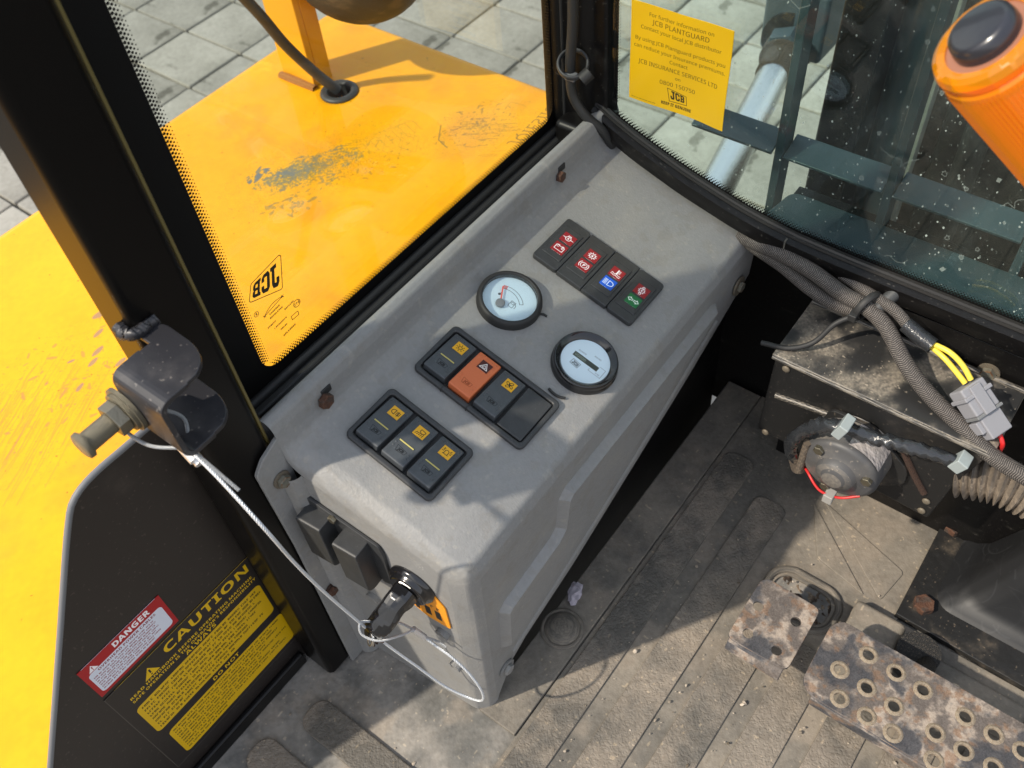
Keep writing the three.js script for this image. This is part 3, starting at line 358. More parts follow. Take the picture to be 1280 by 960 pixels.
// ---- icons drawn as print
const icon = (bg, draw, fg = '#181410') => canvasTex(128, 128, (x) => { x.fillStyle = bg; x.fillRect(0, 0, 128, 128); x.strokeStyle = x.fillStyle = fg; x.lineWidth = 7; x.lineCap = 'round'; x.lineJoin = 'round'; draw(x); });
const ln = (x, ...p) => { x.beginPath(); p.forEach((q, i) => (i ? x.lineTo(...q) : x.moveTo(...q))); x.stroke(); };
const YEL = '#e5aa1c', RED = '#8f1a22';
const icons = {
  fog: icon(YEL, (x) => { x.beginPath(); x.moveTo(56, 34); x.quadraticCurveTo(18, 38, 18, 64); x.quadraticCurveTo(18, 90, 56, 94); x.closePath(); x.stroke(); for (const y of [46, 64, 82]) ln(x, [70, y], [112, y]); ln(x, [92, 34], [86, 56], [96, 74], [90, 96]); }),
  work: icon(YEL, (x) => { x.beginPath(); x.arc(78, 44, 28, -0.3, 3.0); x.lineTo(52, 30); x.closePath(); x.stroke(); for (let k = 0; k < 5; k++) ln(x, [32 + k * 18, 78 - k * 2], [20 + k * 20, 108]); }),
  beacon: icon(YEL, (x) => { ln(x, [44, 90], [44, 56]); x.beginPath(); x.arc(64, 56, 20, Math.PI, 0); x.stroke(); ln(x, [84, 56], [84, 90]); ln(x, [34, 92], [94, 92]); for (const s of [-1, 1]) { ln(x, [64 + s * 34, 50], [64 + s * 50, 40]); ln(x, [64 + s * 36, 64], [64 + s * 52, 62]); ln(x, [64 + s * 30, 36], [64 + s * 42, 24]); } }),
  side: icon(YEL, (x) => { x.beginPath(); x.arc(64, 64, 20, 0, 7); x.stroke(); for (let k = 0; k < 8; k++) { const a = k * Math.PI / 4; ln(x, [64 + 32 * Math.cos(a), 64 + 32 * Math.sin(a)], [64 + 46 * Math.cos(a), 64 + 46 * Math.sin(a)]); } }),
  hazard: icon('#4a1c18', (x) => { x.lineWidth = 8; ln(x, [18, 100], [64, 22], [110, 100], [18, 100]); x.lineWidth = 6; ln(x, [42, 88], [64, 52], [86, 88], [42, 88]); }, '#f0ece8'),
  fan: icon(YEL, (x) => { for (let k = 0; k < 4; k++) { x.save(); x.translate(64, 64); x.rotate(k * Math.PI / 2 + 0.4); x.beginPath(); x.ellipse(0, -28, 13, 22, 0.4, 0, 7); x.stroke(); x.restore(); } x.beginPath(); x.arc(64, 64, 7, 0, 7); x.fill(); }),
  oil: icon(RED, (x) => { x.beginPath(); x.arc(64, 64, 26, 0, 7); x.stroke(); x.beginPath(); x.arc(64, 66, 9, 0, 7); x.fill(); ln(x, [64, 50], [64, 62]); ln(x, [12, 64], [34, 64]); ln(x, [94, 64], [116, 64]); x.strokeRect(50, 26, 28, 12); }, '#f4f0f0'),
  battery: icon(RED, (x) => { x.strokeRect(22, 40, 84, 56); ln(x, [34, 38], [34, 30], [48, 30], [48, 38]); ln(x, [80, 38], [80, 30], [94, 30], [94, 38]); ln(x, [34, 58], [48, 58]); ln(x, [80, 58], [94, 58]); ln(x, [87, 51], [87, 65]); }, '#f4f0f0'),
  gear: icon(RED, (x) => { x.beginPath(); x.arc(64, 64, 27, 0, 7); x.stroke(); for (let k = 0; k < 10; k++) { const a = k * Math.PI / 5; ln(x, [64 + 30 * Math.cos(a), 64 + 30 * Math.sin(a)], [64 + 42 * Math.cos(a), 64 + 42 * Math.sin(a)]); } x.beginPath(); x.arc(64, 68, 10, 0, 7); x.fill(); ln(x, [64, 50], [64, 62]); }, '#f4f0f0'),
  park: icon(RED, (x) => { x.beginPath(); x.arc(64, 64, 32, 0, 7); x.stroke(); for (const s of [0, Math.PI]) { x.beginPath(); x.arc(64, 64, 48, s - 0.8, s + 0.8); x.stroke(); } x.font = 'bold 48px sans-serif'; x.textAlign = 'center'; x.fillText('P', 65, 81); }, '#f4f0f0'),
  temp: icon(RED, (x) => { x.lineWidth = 11; ln(x, [64, 20], [64, 70]); x.beginPath(); x.arc(64, 74, 10, 0, 7); x.fill(); x.lineWidth = 7; for (const y of [26, 42, 58]) ln(x, [70, y], [90, y]); for (const y of [82, 102]) { x.beginPath(); x.moveTo(18, y); x.bezierCurveTo(34, y - 14, 40, y + 14, 56, y); x.bezierCurveTo(72, y - 14, 84, y + 14, 110, y); x.stroke(); } }, '#f4f0f0'),
  beam: icon('#0f57c8', (x) => { x.beginPath(); x.moveTo(62, 32); x.quadraticCurveTo(112, 34, 112, 64); x.quadraticCurveTo(112, 94, 62, 96); x.closePath(); x.stroke(); for (const y of [34, 49, 64, 79, 94]) ln(x, [16, y], [46, y]); }, '#e8f0ff'),
  trans: icon(RED, (x) => { x.beginPath(); x.arc(64, 64, 25, 0, 7); x.stroke(); x.beginPath(); x.arc(64, 66, 9, 0, 7); x.fill(); ln(x, [64, 50], [64, 60]); for (let k = 0; k < 8; k++) { const a = k * Math.PI / 4; ln(x, [64 + 27 * Math.cos(a), 64 + 27 * Math.sin(a)], [64 + 35 * Math.cos(a), 64 + 35 * Math.sin(a)]); } for (const y of [22, 106]) { x.beginPath(); x.arc(64, y, 11, 0, 7); x.stroke(); } }, '#f4f0f0'),
  turn: icon('#136b38', (x) => { ln(x, [10, 64], [34, 40], [34, 54], [56, 54], [56, 74], [34, 74], [34, 88], [10, 64]); ln(x, [118, 64], [94, 40], [94, 54], [72, 54], [72, 74], [94, 74], [94, 88], [118, 64]); }, '#eef6ee'),
};
const iconMats = Object.fromEntries(Object.entries(icons).map(([k, t]) => [k, std({ map: t, roughness: 0.4 })]));
function printPlate(w, h, d = 0.0004) { const g = new THREE.BoxGeometry(w, h, d).translate(0, 0, d / 2); return g; }
const lineMat = std({ color: rgb(0.52, 0.45, 0.14), roughness: 0.6 });

// ---- rocker switches
const RW = 0.0237, RL = 0.0475;
const RK = [[-0.0215, 0.0102], [0.001, 0.0074], [0.0215, 0.0044]];
const rockProf = (() => { const s = new THREE.Shape(); s.moveTo(-RL / 2, -0.003); s.lineTo(-RL / 2, 0.0088); s.quadraticCurveTo(-RL / 2, 0.0105, ...RK[0]); s.lineTo(-0.003, 0.0079); s.quadraticCurveTo(0.001, 0.0074, 0.005, 0.00685); s.lineTo(...RK[2]); s.quadraticCurveTo(RL / 2, 0.0040, RL / 2, 0.0022); s.lineTo(RL / 2, -0.003); s.closePath(); return s; })();
const rockGeo = (() => { const g = extrude(rockProf, RW, 0.0009, 2, 8).translate(0, 0, -RW / 2); return boxUV(g.applyMatrix4(new THREE.Matrix4().makeBasis(V(0, 1, 0), V(0, 0, 1), V(1, 0, 0)))); })();
const rockZ = (y) => (y < 0.001 ? mix(RK[0][1], RK[1][1], (y - RK[0][0]) / 0.0225) : mix(RK[1][1], RK[2][1], (y - 0.001) / 0.0205));
const dotsGeo = (() => { const l = [], s = new THREE.SphereGeometry(0.0010, 8, 6); for (const [x, y] of [[-0.0085, -0.0085], [-0.0085, -0.0125], [0.0085, -0.0125], [0.0085, -0.0165], [-0.0085, 0.0195], [-0.005, 0.0205], [0, 0.0205], [0.004, 0.0205], [0.0085, 0.0195], [0.0085, 0.0155]]) l.push(s.clone().scale(1, 1, 0.6).translate(x, y, rockZ(y))); return join(l); })();
const embossTex = canvasTex(128, 64, (x) => { x.fillStyle = '#000'; x.fillRect(0, 0, 128, 64); x.strokeStyle = '#fff'; x.lineWidth = 3; ln(x, [10, 4], [118, 18], [112, 52], [24, 60], [10, 4]); x.font = 'bold 36px sans-serif'; x.textAlign = 'center'; x.strokeText('JCB', 66, 47); }, false);
const embossMat = (dark) => std({ color: dark ? rgb(0.012, 0.013, 0.014) : rgb(0.36, 0.075, 0.02), alphaMap: embossTex, transparent: true, roughness: 0.6 });
const embossDark = embossMat(true), embossOrange = embossMat(false);
function rocker(parent, x, ic, mat, line, label) {
  const b = mesh('rocker', rockGeo, mat, parent); b.position.set(x, 0, 0.0006); if (label) b.userData.label = label;
  const pl = mesh('symbol', printPlate(0.0112, 0.0105), iconMats[ic], b); pl.position.set(0.0012, 0.0122, rockZ(0.0122) + 0.0001); pl.rotation.x = -0.145;
  mesh('grip_dots', dotsGeo, mat, b).userData.kind = 'stuff';
  const e = mesh('emboss', new THREE.PlaneGeometry(0.0125, 0.0065), mat === M.rockerOrange ? embossOrange : embossDark, b); e.position.set(0, -0.0125, rockZ(-0.0125) + 0.0002); e.rotation.x = -0.124;
  if (line) { const l = mesh('index_line', box(-0.0075, 0.0075, -0.0006, 0.0006, 0, 0.0006, 0.0002, 1), lineMat, b); l.position.set(0, -0.005, rockZ(-0.005) + 0.0002); l.rotation.x = -0.124; }
  return b;
}
function switchFrame(t, W, L) { const o = roundRect(-W / 2, -L / 2, W / 2, L / 2, 0.0055); o.holes.push(roundRect(-W / 2 + 0.0047, -L / 2 + 0.0052, W / 2 - 0.0047, L / 2 - 0.0052, 0.003, THREE.Path)); mesh('frame', boxUV(extrude(o, 0.0052, 0.0016, 3, 6)), M.blackPlastic, t); mesh('well', new THREE.PlaneGeometry(W - 0.008, L - 0.009).translate(0, 0, 0.0006), M.rubber, t); }
{
  const t = onTop('switch_panel', 'black panel of three rocker switches at the near end of the console', 'switch panel', 0.0635, -0.1058, 'rocker switch panels on the console');
  switchFrame(t, 0.0935, 0.0605); [['fog'], ['work'], ['beacon']].forEach(([k], i) => rocker(t, (i - 1) * 0.0279, k, M.rocker, true));
  const u = onTop('switch_panel', 'black panel of switches with one orange hazard rocker and a blank', 'switch panel', 0.1507, -0.0912, 'rocker switch panels on the console');
  switchFrame(u, 0.1215, 0.0605); rocker(u, -0.0421, 'side', M.rocker, true); rocker(u, -0.0141, 'hazard', M.rockerOrange, false, 'orange hazard rocker'); rocker(u, 0.0139, 'fan', M.rocker, false);
  mesh('blank_plate', boxUV(box(0.0285, 0.0551, -0.0238, 0.0238, 0.0008, 0.0046, 0.0012, 2)), M.blackPlastic, u);
  for (const x of [-0.0282, 0.0]) mesh('frame_joint', box(x - 0.0004, x + 0.0004, -0.0306, -0.0245, -0.0004, 0.0056, 0.0002, 1), M.rubber, u);
}
{ // warning lamps
  const t = onTop('warning_lamp_panel', 'black block of eight coloured warning lamps on the console top', 'lamp panel', 0.3235, -0.0890);
  const W = 0.1178, L = 0.0615, mw = W / 4;
  [['oil', 'battery'], ['gear', 'park'], ['temp', 'beam'], ['trans', 'turn']].forEach((pair, i) => {
    const x = (i - 1.5) * mw, o = roundRect(-mw / 2 + 0.0002, -L / 2, mw / 2 - 0.0002, L / 2, i === 0 || i === 3 ? 0.0035 : 0.0008);
    const m = mesh('lamp_module', boxUV(extrude(o, 0.0058, 0.0011, 2, 6)), M.blackPlastic, t); m.position.set(x, 0, 0);
    mesh('inset', boxUV(box(-0.0108, 0.0108, -0.0205, 0.0205, 0.0052, 0.0068, 0.0007, 2)), M.blackPlastic, m);
    pair.forEach((k, j) => { const l = mesh('lens', printPlate(0.0138, 0.0122, 0.0007), iconMats[k], m); l.position.set(0.0012, j ? -0.0075 : 0.0075, 0.0067); });
  });
}
// ---- gauges
const latheZ = (pts, seg = 56) => new THREE.LatheGeometry(pts.map((p) => new THREE.Vector2(...p)), seg).rotateX(Math.PI / 2);
{
  const t = onTop('fuel_gauge', 'round white fuel gauge with red needle and black bezel', 'gauge', 0.2365, -0.1318);
  mesh('bezel', latheZ([[0.0312, 0], [0.0312, 0.004], [0.0306, 0.0075], [0.029, 0.0094], [0.0272, 0.0098], [0.0262, 0.009], [0.0256, 0.004]]), M.rubber, t);
  const face = canvasTex(512, 512, (x) => { x.fillStyle = '#c9dde8'; x.fillRect(0, 0, 512, 512); x.translate(256, 256); x.strokeStyle = '#3b4148'; x.lineWidth = 5; const cx = -40, cy = 92, R = 214; const A0 = -2.05, A1 = -0.72; x.beginPath(); x.arc(cx, cy, R, A0, A1); x.arc(cx, cy, R - 34, A1, A0, true); x.closePath(); x.stroke(); x.strokeStyle = x.fillStyle = '#c8342c'; x.beginPath(); x.arc(cx, cy, R, A0, A0 + 0.17); x.arc(cx, cy, R - 34, A0 + 0.17, A0, true); x.closePath(); x.globalAlpha = 0.5; x.fill(); x.globalAlpha = 1; x.stroke(); x.strokeStyle = '#50565c'; x.strokeRect(18, -14, 46, 66); x.strokeRect(26, -4, 30, 20); x.beginPath(); x.moveTo(64, -4); x.lineTo(84, 16); x.lineTo(84, 48); x.stroke(); x.fillStyle = '#30363a'; x.beginPath(); x.arc(-112, 6, 13, 0, 7); x.fill(); x.fillRect(-112, -22, 6, 24); });
  mesh('dial', new THREE.CircleGeometry(0.0262, 48).translate(0, 0, 0.003), std({ map: face, roughness: 0.5 }), t);
  mesh('needle', (() => { const g = box(-0.0007, 0.0007, 0, 0.0195, 0, 0.0006, 0.0002, 1); g.rotateZ(0.52); return g.translate(-0.004, -0.0095, 0.0048); })(), std({ color: rgb(0.8, 0.09, 0.05), roughness: 0.5 }), t);
  mesh('hub', latheZ([[0.0045, 0], [0.0045, 0.002], [0.0036, 0.0026], [0, 0.0027]], 28).translate(-0.004, -0.0095, 0.0042), M.rubberGrey, t);
  mesh('lens', new THREE.CylinderGeometry(0.0258, 0.0258, 0.0008, 40).rotateX(Math.PI / 2).translate(0, 0, 0.0072), phy({ transmission: 1, thickness: 0, roughness: 0.02, color: rgb(0.97, 0.98, 0.98) }), t);
  mesh('gasket_tab', tube([[0.029, 0.008, 0.001], [0.032, 0.011, 0.001], [0.036, 0.0115, 0.001]], 0.0011, 10, 6), M.rubber, t);
  const h = onTop('hour_meter', 'round white hour meter with small dark display and black bezel', 'gauge', 0.2300, -0.0395);
  mesh('bezel', latheZ([[0.0314, 0], [0.0314, 0.0035], [0.0302, 0.0045], [0.0306, 0.008], [0.0296, 0.0105], [0.0282, 0.0112], [0.0236, 0.0078], [0.0230, 0.006]]), M.glossBlack, h);
  const hf = canvasTex(512, 512, (x) => { x.fillStyle = '#cfe2ec'; x.fillRect(0, 0, 512, 512); x.fillStyle = '#39403a'; x.fillRect(112, 222, 290, 56); x.fillStyle = '#8f9c8c'; x.font = 'bold 44px monospace'; x.fillText('00000', 124, 265); x.fillStyle = '#8a949c'; x.font = 'bold 24px sans-serif'; x.fillText('QUARTZ', 128, 196); x.fillText('HOURS', 290, 150); x.strokeStyle = '#7a848a'; x.lineWidth = 4; ln(x, [404, 210], [470, 210], [470, 318], [330, 318], [330, 284]); x.fillText('1/10', 400, 306); x.save(); x.translate(156, 356); x.transform(1, 0.1, -0.12, 1, 0, 0); x.strokeStyle = '#2a2c30'; x.strokeRect(-12, -46, 92, 58); x.fillStyle = '#1c1e22'; monogram(x, [[-10, -46], [78, -40], [78, 10], [-6, 12]]); x.restore(); });
  mesh('dial', new THREE.CircleGeometry(0.0238, 48).translate(0, 0, 0.0062), std({ map: hf, roughness: 0.4 }), h);
  single('hose_scrap', tube([topPoint(0.1872, -0.0490, 0.0013), topPoint(0.1860, -0.0425, 0.0014), topPoint(0.1868, -0.0368, 0.0014), topPoint(0.1895, -0.0319, 0.0013)], 0.0013, 20, 8), M.rubber, 'short curved black rubber strip lying beside the hour meter', 'strip');
}
// ---- front of console
{
  const fx = (z) => 0.075 * z;
  const t = thing('fuse_holder', 'two black fuse boxes on a plate at the console front', 'fuse holder', [-0.0095, 0.275, -0.119]); orient(t, [0.075, 0, 1], [0, 1, 0]);
  mesh('back_plate', extrude(roundPoly([[-0.042, 0.050], [-0.030, 0.047], [0.046, 0.026], [0.049, 0.012], [0.046, -0.043], [0.036, -0.046], [0.028, -0.02], [-0.03, 0.0]], 0.003), 0.003, 0.0006), M.blackPlastic, t);
  const fb = (x, y) => { const o = new THREE.Shape(); o.moveTo(-0.034, 0); o.lineTo(0.034, 0); o.lineTo(0.034, 0.015); o.quadraticCurveTo(0.034, 0.018, 0.031, 0.018); o.lineTo(-0.026, 0.018); o.quadraticCurveTo(-0.032, 0.017, -0.034, 0.009); o.closePath(); const g = extrude(o, 0.027, 0.001, 2, 6).translate(0, 0, -0.0135); g.applyMatrix4(new THREE.Matrix4().makeBasis(V(0, 1, 0), V(0, 0, 1), V(1, 0, 0))); const m = mesh('fuse_box', boxUV(g), M.blackPlastic, t); m.position.set(x, y, 0.002); return m; };
  fb(-0.016, 0.002); fb(0.021, -0.010); mesh('screw', hexBolt(0.0042, 0.004, 0).translate(0.0, 0.036, 0.003), M.zinc, t);
  const k = thing('ignition_switch', 'black round ignition switch on the console front', 'switch', [-0.0035, 0.258, -0.046]); orient(k, [0.075, 0, 1], [0, 1, 0]);
  mesh('collar', latheZ([[0.0235, 0], [0.0235, 0.003], [0.0215, 0.0055], [0.0195, 0.0058], [0.0195, 0.009], [0.0175, 0.0105], [0, 0.0105]], 40), M.glossBlack, k);
  const key = thing('ignition_key', 'black ignition key with bent grip in the switch', 'key', [-0.0135, 0.258, -0.046]);
  { const pts = [[0, 0, 0], [-0.008, -0.001, 0], [-0.016, -0.004, -0.002], [-0.026, -0.014, -0.005], [-0.036, -0.024, -0.009], [-0.041, -0.031, -0.012]], rad = [0.0125, 0.0125, 0.0115, 0.0128, 0.0122, 0.0075], vv = [], tt = [], N = 18; const cv = new THREE.CatmullRomCurve3(pts.map((p) => V(...p))), fr = cv.computeFrenetFrames(24); for (let i = 0; i <= 24; i++) { const u = i / 24, c = cv.getPoint(u), q = u * 5, a = Math.floor(Math.min(q, 4.999)), R = mix(rad[a], rad[a + 1], q - a), fl = mix(1, 0.62, smooth(0.25, 0.6, u)); for (let j = 0; j < N; j++) { const an = j / N * Math.PI * 2, d = V(0, 0, 1).multiplyScalar(Math.cos(an) * R), tn = cv.getTangent(u), b = V(0, 0, 1).cross(tn).normalize().multiplyScalar(Math.sin(an) * R * fl); vv.push(c.clone().add(d).add(b).toArray()); } } for (let i = 0; i < 24; i++) for (let j = 0; j < N; j++) { const a = i * N + j, b = i * N + (j + 1) % N; tt.push([a, b, b + N], [a, b + N, a + N]); } const e = vv.length; vv.push(cv.getPoint(1).add(cv.getTangent(1).multiplyScalar(0.004)).toArray()); for (let j = 0; j < N; j++) tt.push([24 * N + j, 24 * N + (j + 1) % N, e]); mesh('grip', creased(meshFrom(vv, tt), 1.2), M.glossBlack, key); }
  for (const [a, b, c] of [[0.3, 0.9, 0.2], [0.6, 0.7, 0.5]]) { const rg = mesh('split_ring', new THREE.TorusGeometry(0.0105, 0.0008, 8, 36), M.steel, key); rg.position.set(-0.040, -0.030, -0.013); rg.rotation.set(a, b, c); }
  { const r = rng(8), l = []; for (let i = 0; i < 9; i++) l.push(box(-0.004, 0.004, -0.0012, 0.0012, -0.001, 0.001, 0.0006, 1).rotateX(r() * 6).rotateY(r() * 6).translate(-0.036 + (r() - 0.5) * 0.01, -0.048 + (r() - 0.5) * 0.016, -0.012 + (r() - 0.5) * 0.01)); mesh('worn_tag', join(l), M.rustBolt, key); }
  const la = canvasTex(256, 256, (x) => { x.fillStyle = '#f09a1c'; x.fillRect(0, 0, 256, 256); x.fillStyle = '#1c1814'; x.font = 'bold 40px sans-serif'; for (const [px, w] of [[60, 26], [120, 34], [180, 34]]) { x.fillRect(px, 160, w, 64); } x.strokeStyle = '#1c1814'; x.lineWidth = 6; for (const px of [50, 90, 130, 165, 200]) { ln(x, [px, 132], [px, 150]); ln(x, [px, 132], [px + 16, 132]); } });
  const lb = thing('ignition_label', 'orange printed label plate behind the ignition switch', 'label', [-0.0030, 0.232, -0.036]); orient(lb, [0.075, 0, 1], [0, 1, 0]);
  const lg = extrude(roundPoly([[-0.026, 0.036], [0.006, 0.036], [0.0225, 0.012], [0.0225, -0.030], [-0.004, -0.030], [-0.026, -0.016]], 0.003), 0.0016, 0.0004); { const p = lg.attributes.position, uv = lg.attributes.uv; for (let i = 0; i < p.count; i++) uv.setXY(i, (p.getX(i) + 0.026) / 0.0485, (p.getY(i) + 0.030) / 0.066); } mesh('plate', lg, std({ map: la, roughness: 0.45 }), lb);
}

// ---------------------------------------------------------------- stickers
function words(x, x0, y0, x1, fs, r) { let px = x0; while (px < x1) { const wl = Math.floor(2 + r() * 7); for (let k = 0; k < wl && px < x1; k++) { const w = fs * 0.5; x.fillRect(px, y0 - fs * 0.72, fs * 0.14, fs * 0.72); if (r() > 0.25) x.fillRect(px, y0 - fs * 0.72, w * 0.8, fs * 0.15); if (r() > 0.35) x.fillRect(px, y0 - fs * 0.42, w * 0.75, fs * 0.14); if (r() > 0.45) x.fillRect(px, y0 - fs * 0.14, w * 0.8, fs * 0.14); if (r() > 0.5) x.fillRect(px + w * 0.62, y0 - fs * 0.7, fs * 0.13, fs * 0.7); px += w * 1.12; } px += fs * 0.45; } }
{
  const s = new THREE.PlaneGeometry(1, 1), r = rng(14);
  const rr = (x, a, b, c, d, q) => { x.beginPath(); x.roundRect(a, b, c, d, q); x.fill(); };
  const warn = (x, cx, cy, s, tri, ex) => { x.fillStyle = tri; x.beginPath(); x.moveTo(cx - s, cy + s * 0.8); x.lineTo(cx, cy - s); x.lineTo(cx + s, cy + s * 0.8); x.closePath(); x.fill(); x.fillStyle = ex; x.fillRect(cx - s * 0.1, cy - s * 0.5, s * 0.2, s * 0.7); x.fillRect(cx - s * 0.1, cy + s * 0.4, s * 0.2, s * 0.2); };
  // caution: X -0.232..-0.058, Y 0.043..0.226
  const ct = canvasTex(1044, 1098, (x, w, h) => {
    x.fillStyle = '#241f1c'; x.fillRect(0, 0, w, h); x.strokeStyle = '#5a544e'; x.lineWidth = 3; x.strokeRect(2, 2, w - 4, h - 4);
    x.fillStyle = '#e0b400'; x.font = 'bold 108px sans-serif'; x.save(); x.translate(360, 112); x.scale(1.3, 1); x.fillText('CAUTION', 0, 0); x.restore(); warn(x, 250, 118, 50, '#e0b400', '#241f1c'); x.fillStyle = '#e0b400';
    x.font = 'bold 33px sans-serif'; x.save(); x.translate(84, 190); x.scale(1.16, 1); x.fillText('READ HANDBOOK BEFORE OPERATING MACHINE', 0, 0); x.restore(); x.save(); x.translate(84, 228); x.scale(1.06, 1); x.fillText("SAFE OPERATION IS THE OPERATOR'S RESPONSIBILITY", 0, 0); x.restore(); x.save(); x.font = 'bold 48px sans-serif'; x.translate(440, 272); x.scale(1.2, 1); x.fillText('ALWAYS', 0, 0); x.restore();
    x.fillStyle = '#d9ae04'; rr(x, 66, 286, 920, 352, 34); rr(x, 96, 716, 918, 340, 34);
    x.font = 'bold 46px sans-serif'; x.fillStyle = '#e0b400'; x.save(); x.translate(460, 696); x.scale(1.2, 1); x.fillText('DO NOT', 0, 0); x.restore();
    x.fillStyle = '#2b2408'; for (let k = 0; k < 8; k++) words(x, 96, 332 + k * 40, 96 + [840, 870, 800, 860, 780, 700, 820, 560][k], 27, r); for (let k = 0; k < 9; k++) words(x, 124, 756 + k * 34, 124 + [850, 780, 830, 700, 860, 640, 780, 830, 300][k], 22, r);
  });
  const c = single('caution_sticker', new THREE.BoxGeometry(0.174, 0.183, 0.0006), std({ map: ct, roughness: 0.4 }), 'black and yellow caution sticker low on the dark side panel', 'sticker'); c.position.set(-0.1455, 0.1345, -0.2084);
  const dt = canvasTex(860, 500, (x, w, h) => { x.fillStyle = '#a8141c'; x.fillRect(0, 0, w, h); x.fillStyle = '#d8dce6'; rr(x, 40, 132, 780, 330, 40); x.fillStyle = '#f2eeee'; x.font = '900 96px sans-serif'; x.save(); x.translate(330, 100); x.scale(1.0, 1); x.fillText('DANGER', 0, 0); x.restore(); warn(x, 110, 88, 46, '#f2eeee', '#a8141c'); x.fillStyle = '#7c1820'; x.font = 'bold 44px sans-serif'; x.save(); x.translate(130, 182); x.scale(1.1, 1); x.fillText('OVERHEAD POWER CABLES', 0, 0); x.restore(); for (let k = 0; k < 7; k++) words(x, 64, 226 + k * 34, 64 + [640, 660, 620, 650, 600, 640, 560][k], 24, r); });
  const d = single('danger_sticker', new THREE.BoxGeometry(0.0855, 0.050, 0.0006), std({ map: dt, roughness: 0.4 }), 'red and white danger sticker on the dark side panel', 'sticker'); d.position.set(-0.1885, 0.2575, -0.2084);
  const nt = canvasTex(1060, 1000, (x, w, h) => {
    x.fillStyle = '#dcae06'; x.fillRect(0, 0, w, h); x.fillStyle = '#4a3c10'; x.textAlign = 'center'; const T = (s, y, f, k = 1.15, b = '') => { x.save(); x.translate(w / 2, y); x.scale(k, 1); x.font = `${b} ${f}px sans-serif`; x.fillText(s, 0, 0); x.restore(); };
    T('For further information on', 110, 50); T('JCB PLANTGUARD', 182, 66); T('Contact your local JCB distributor', 250, 50); T('By using JCB Plantguard products you', 366, 50); T('can reduce your Insurance premiums.', 440, 50); T('Contact', 508, 50); T('JCB INSURANCE SERVICES LTD', 592, 60, 1.06); T('on', 660, 46); T('0800 150750', 740, 58);
    x.fillStyle = '#171310'; x.strokeStyle = '#3a3010'; x.lineWidth = 6; x.save(); x.translate(530, 850); x.beginPath(); x.moveTo(-104, -84); x.lineTo(100, -50); x.lineTo(112, 40); x.lineTo(-76, 48); x.closePath(); x.stroke(); monogram(x, [[-96, -90], [92, -56], [104, 34], [-74, 40]]); x.restore(); T('KEEP IT GENUINE', 948, 44, 0.9, '900'); x.fillStyle = '#6a5510'; x.textAlign = 'left'; const q = rng(2); words(x, 30, 976, 300, 13, q);
  });
  const ng = new THREE.BoxGeometry(0.1055, 0.103, 0.0008, 12, 12, 1); { const p = ng.attributes.position; for (let i = 0; i < p.count; i++) { const a = p.getX(i), b = p.getY(i); p.setZ(i, p.getZ(i) + 0.0012 * Math.sin(a * 70 + 1) * Math.sin(b * 50) + 0.0022 * smooth(0.02, 0.055, a)); } ng.computeVertexNormals(); }
  const n = single('notice_sticker', ng, phy({ map: nt, roughness: 0.35, clearcoat: 0.4, clearcoatRoughness: 0.15 }), 'square yellow printed notice stuck to the windscreen', 'sticker'); n.position.set(0.4735, 0.4895, -0.0815); orient(n, [0, 0.005, 1], [0, 1, -0.005]);
}
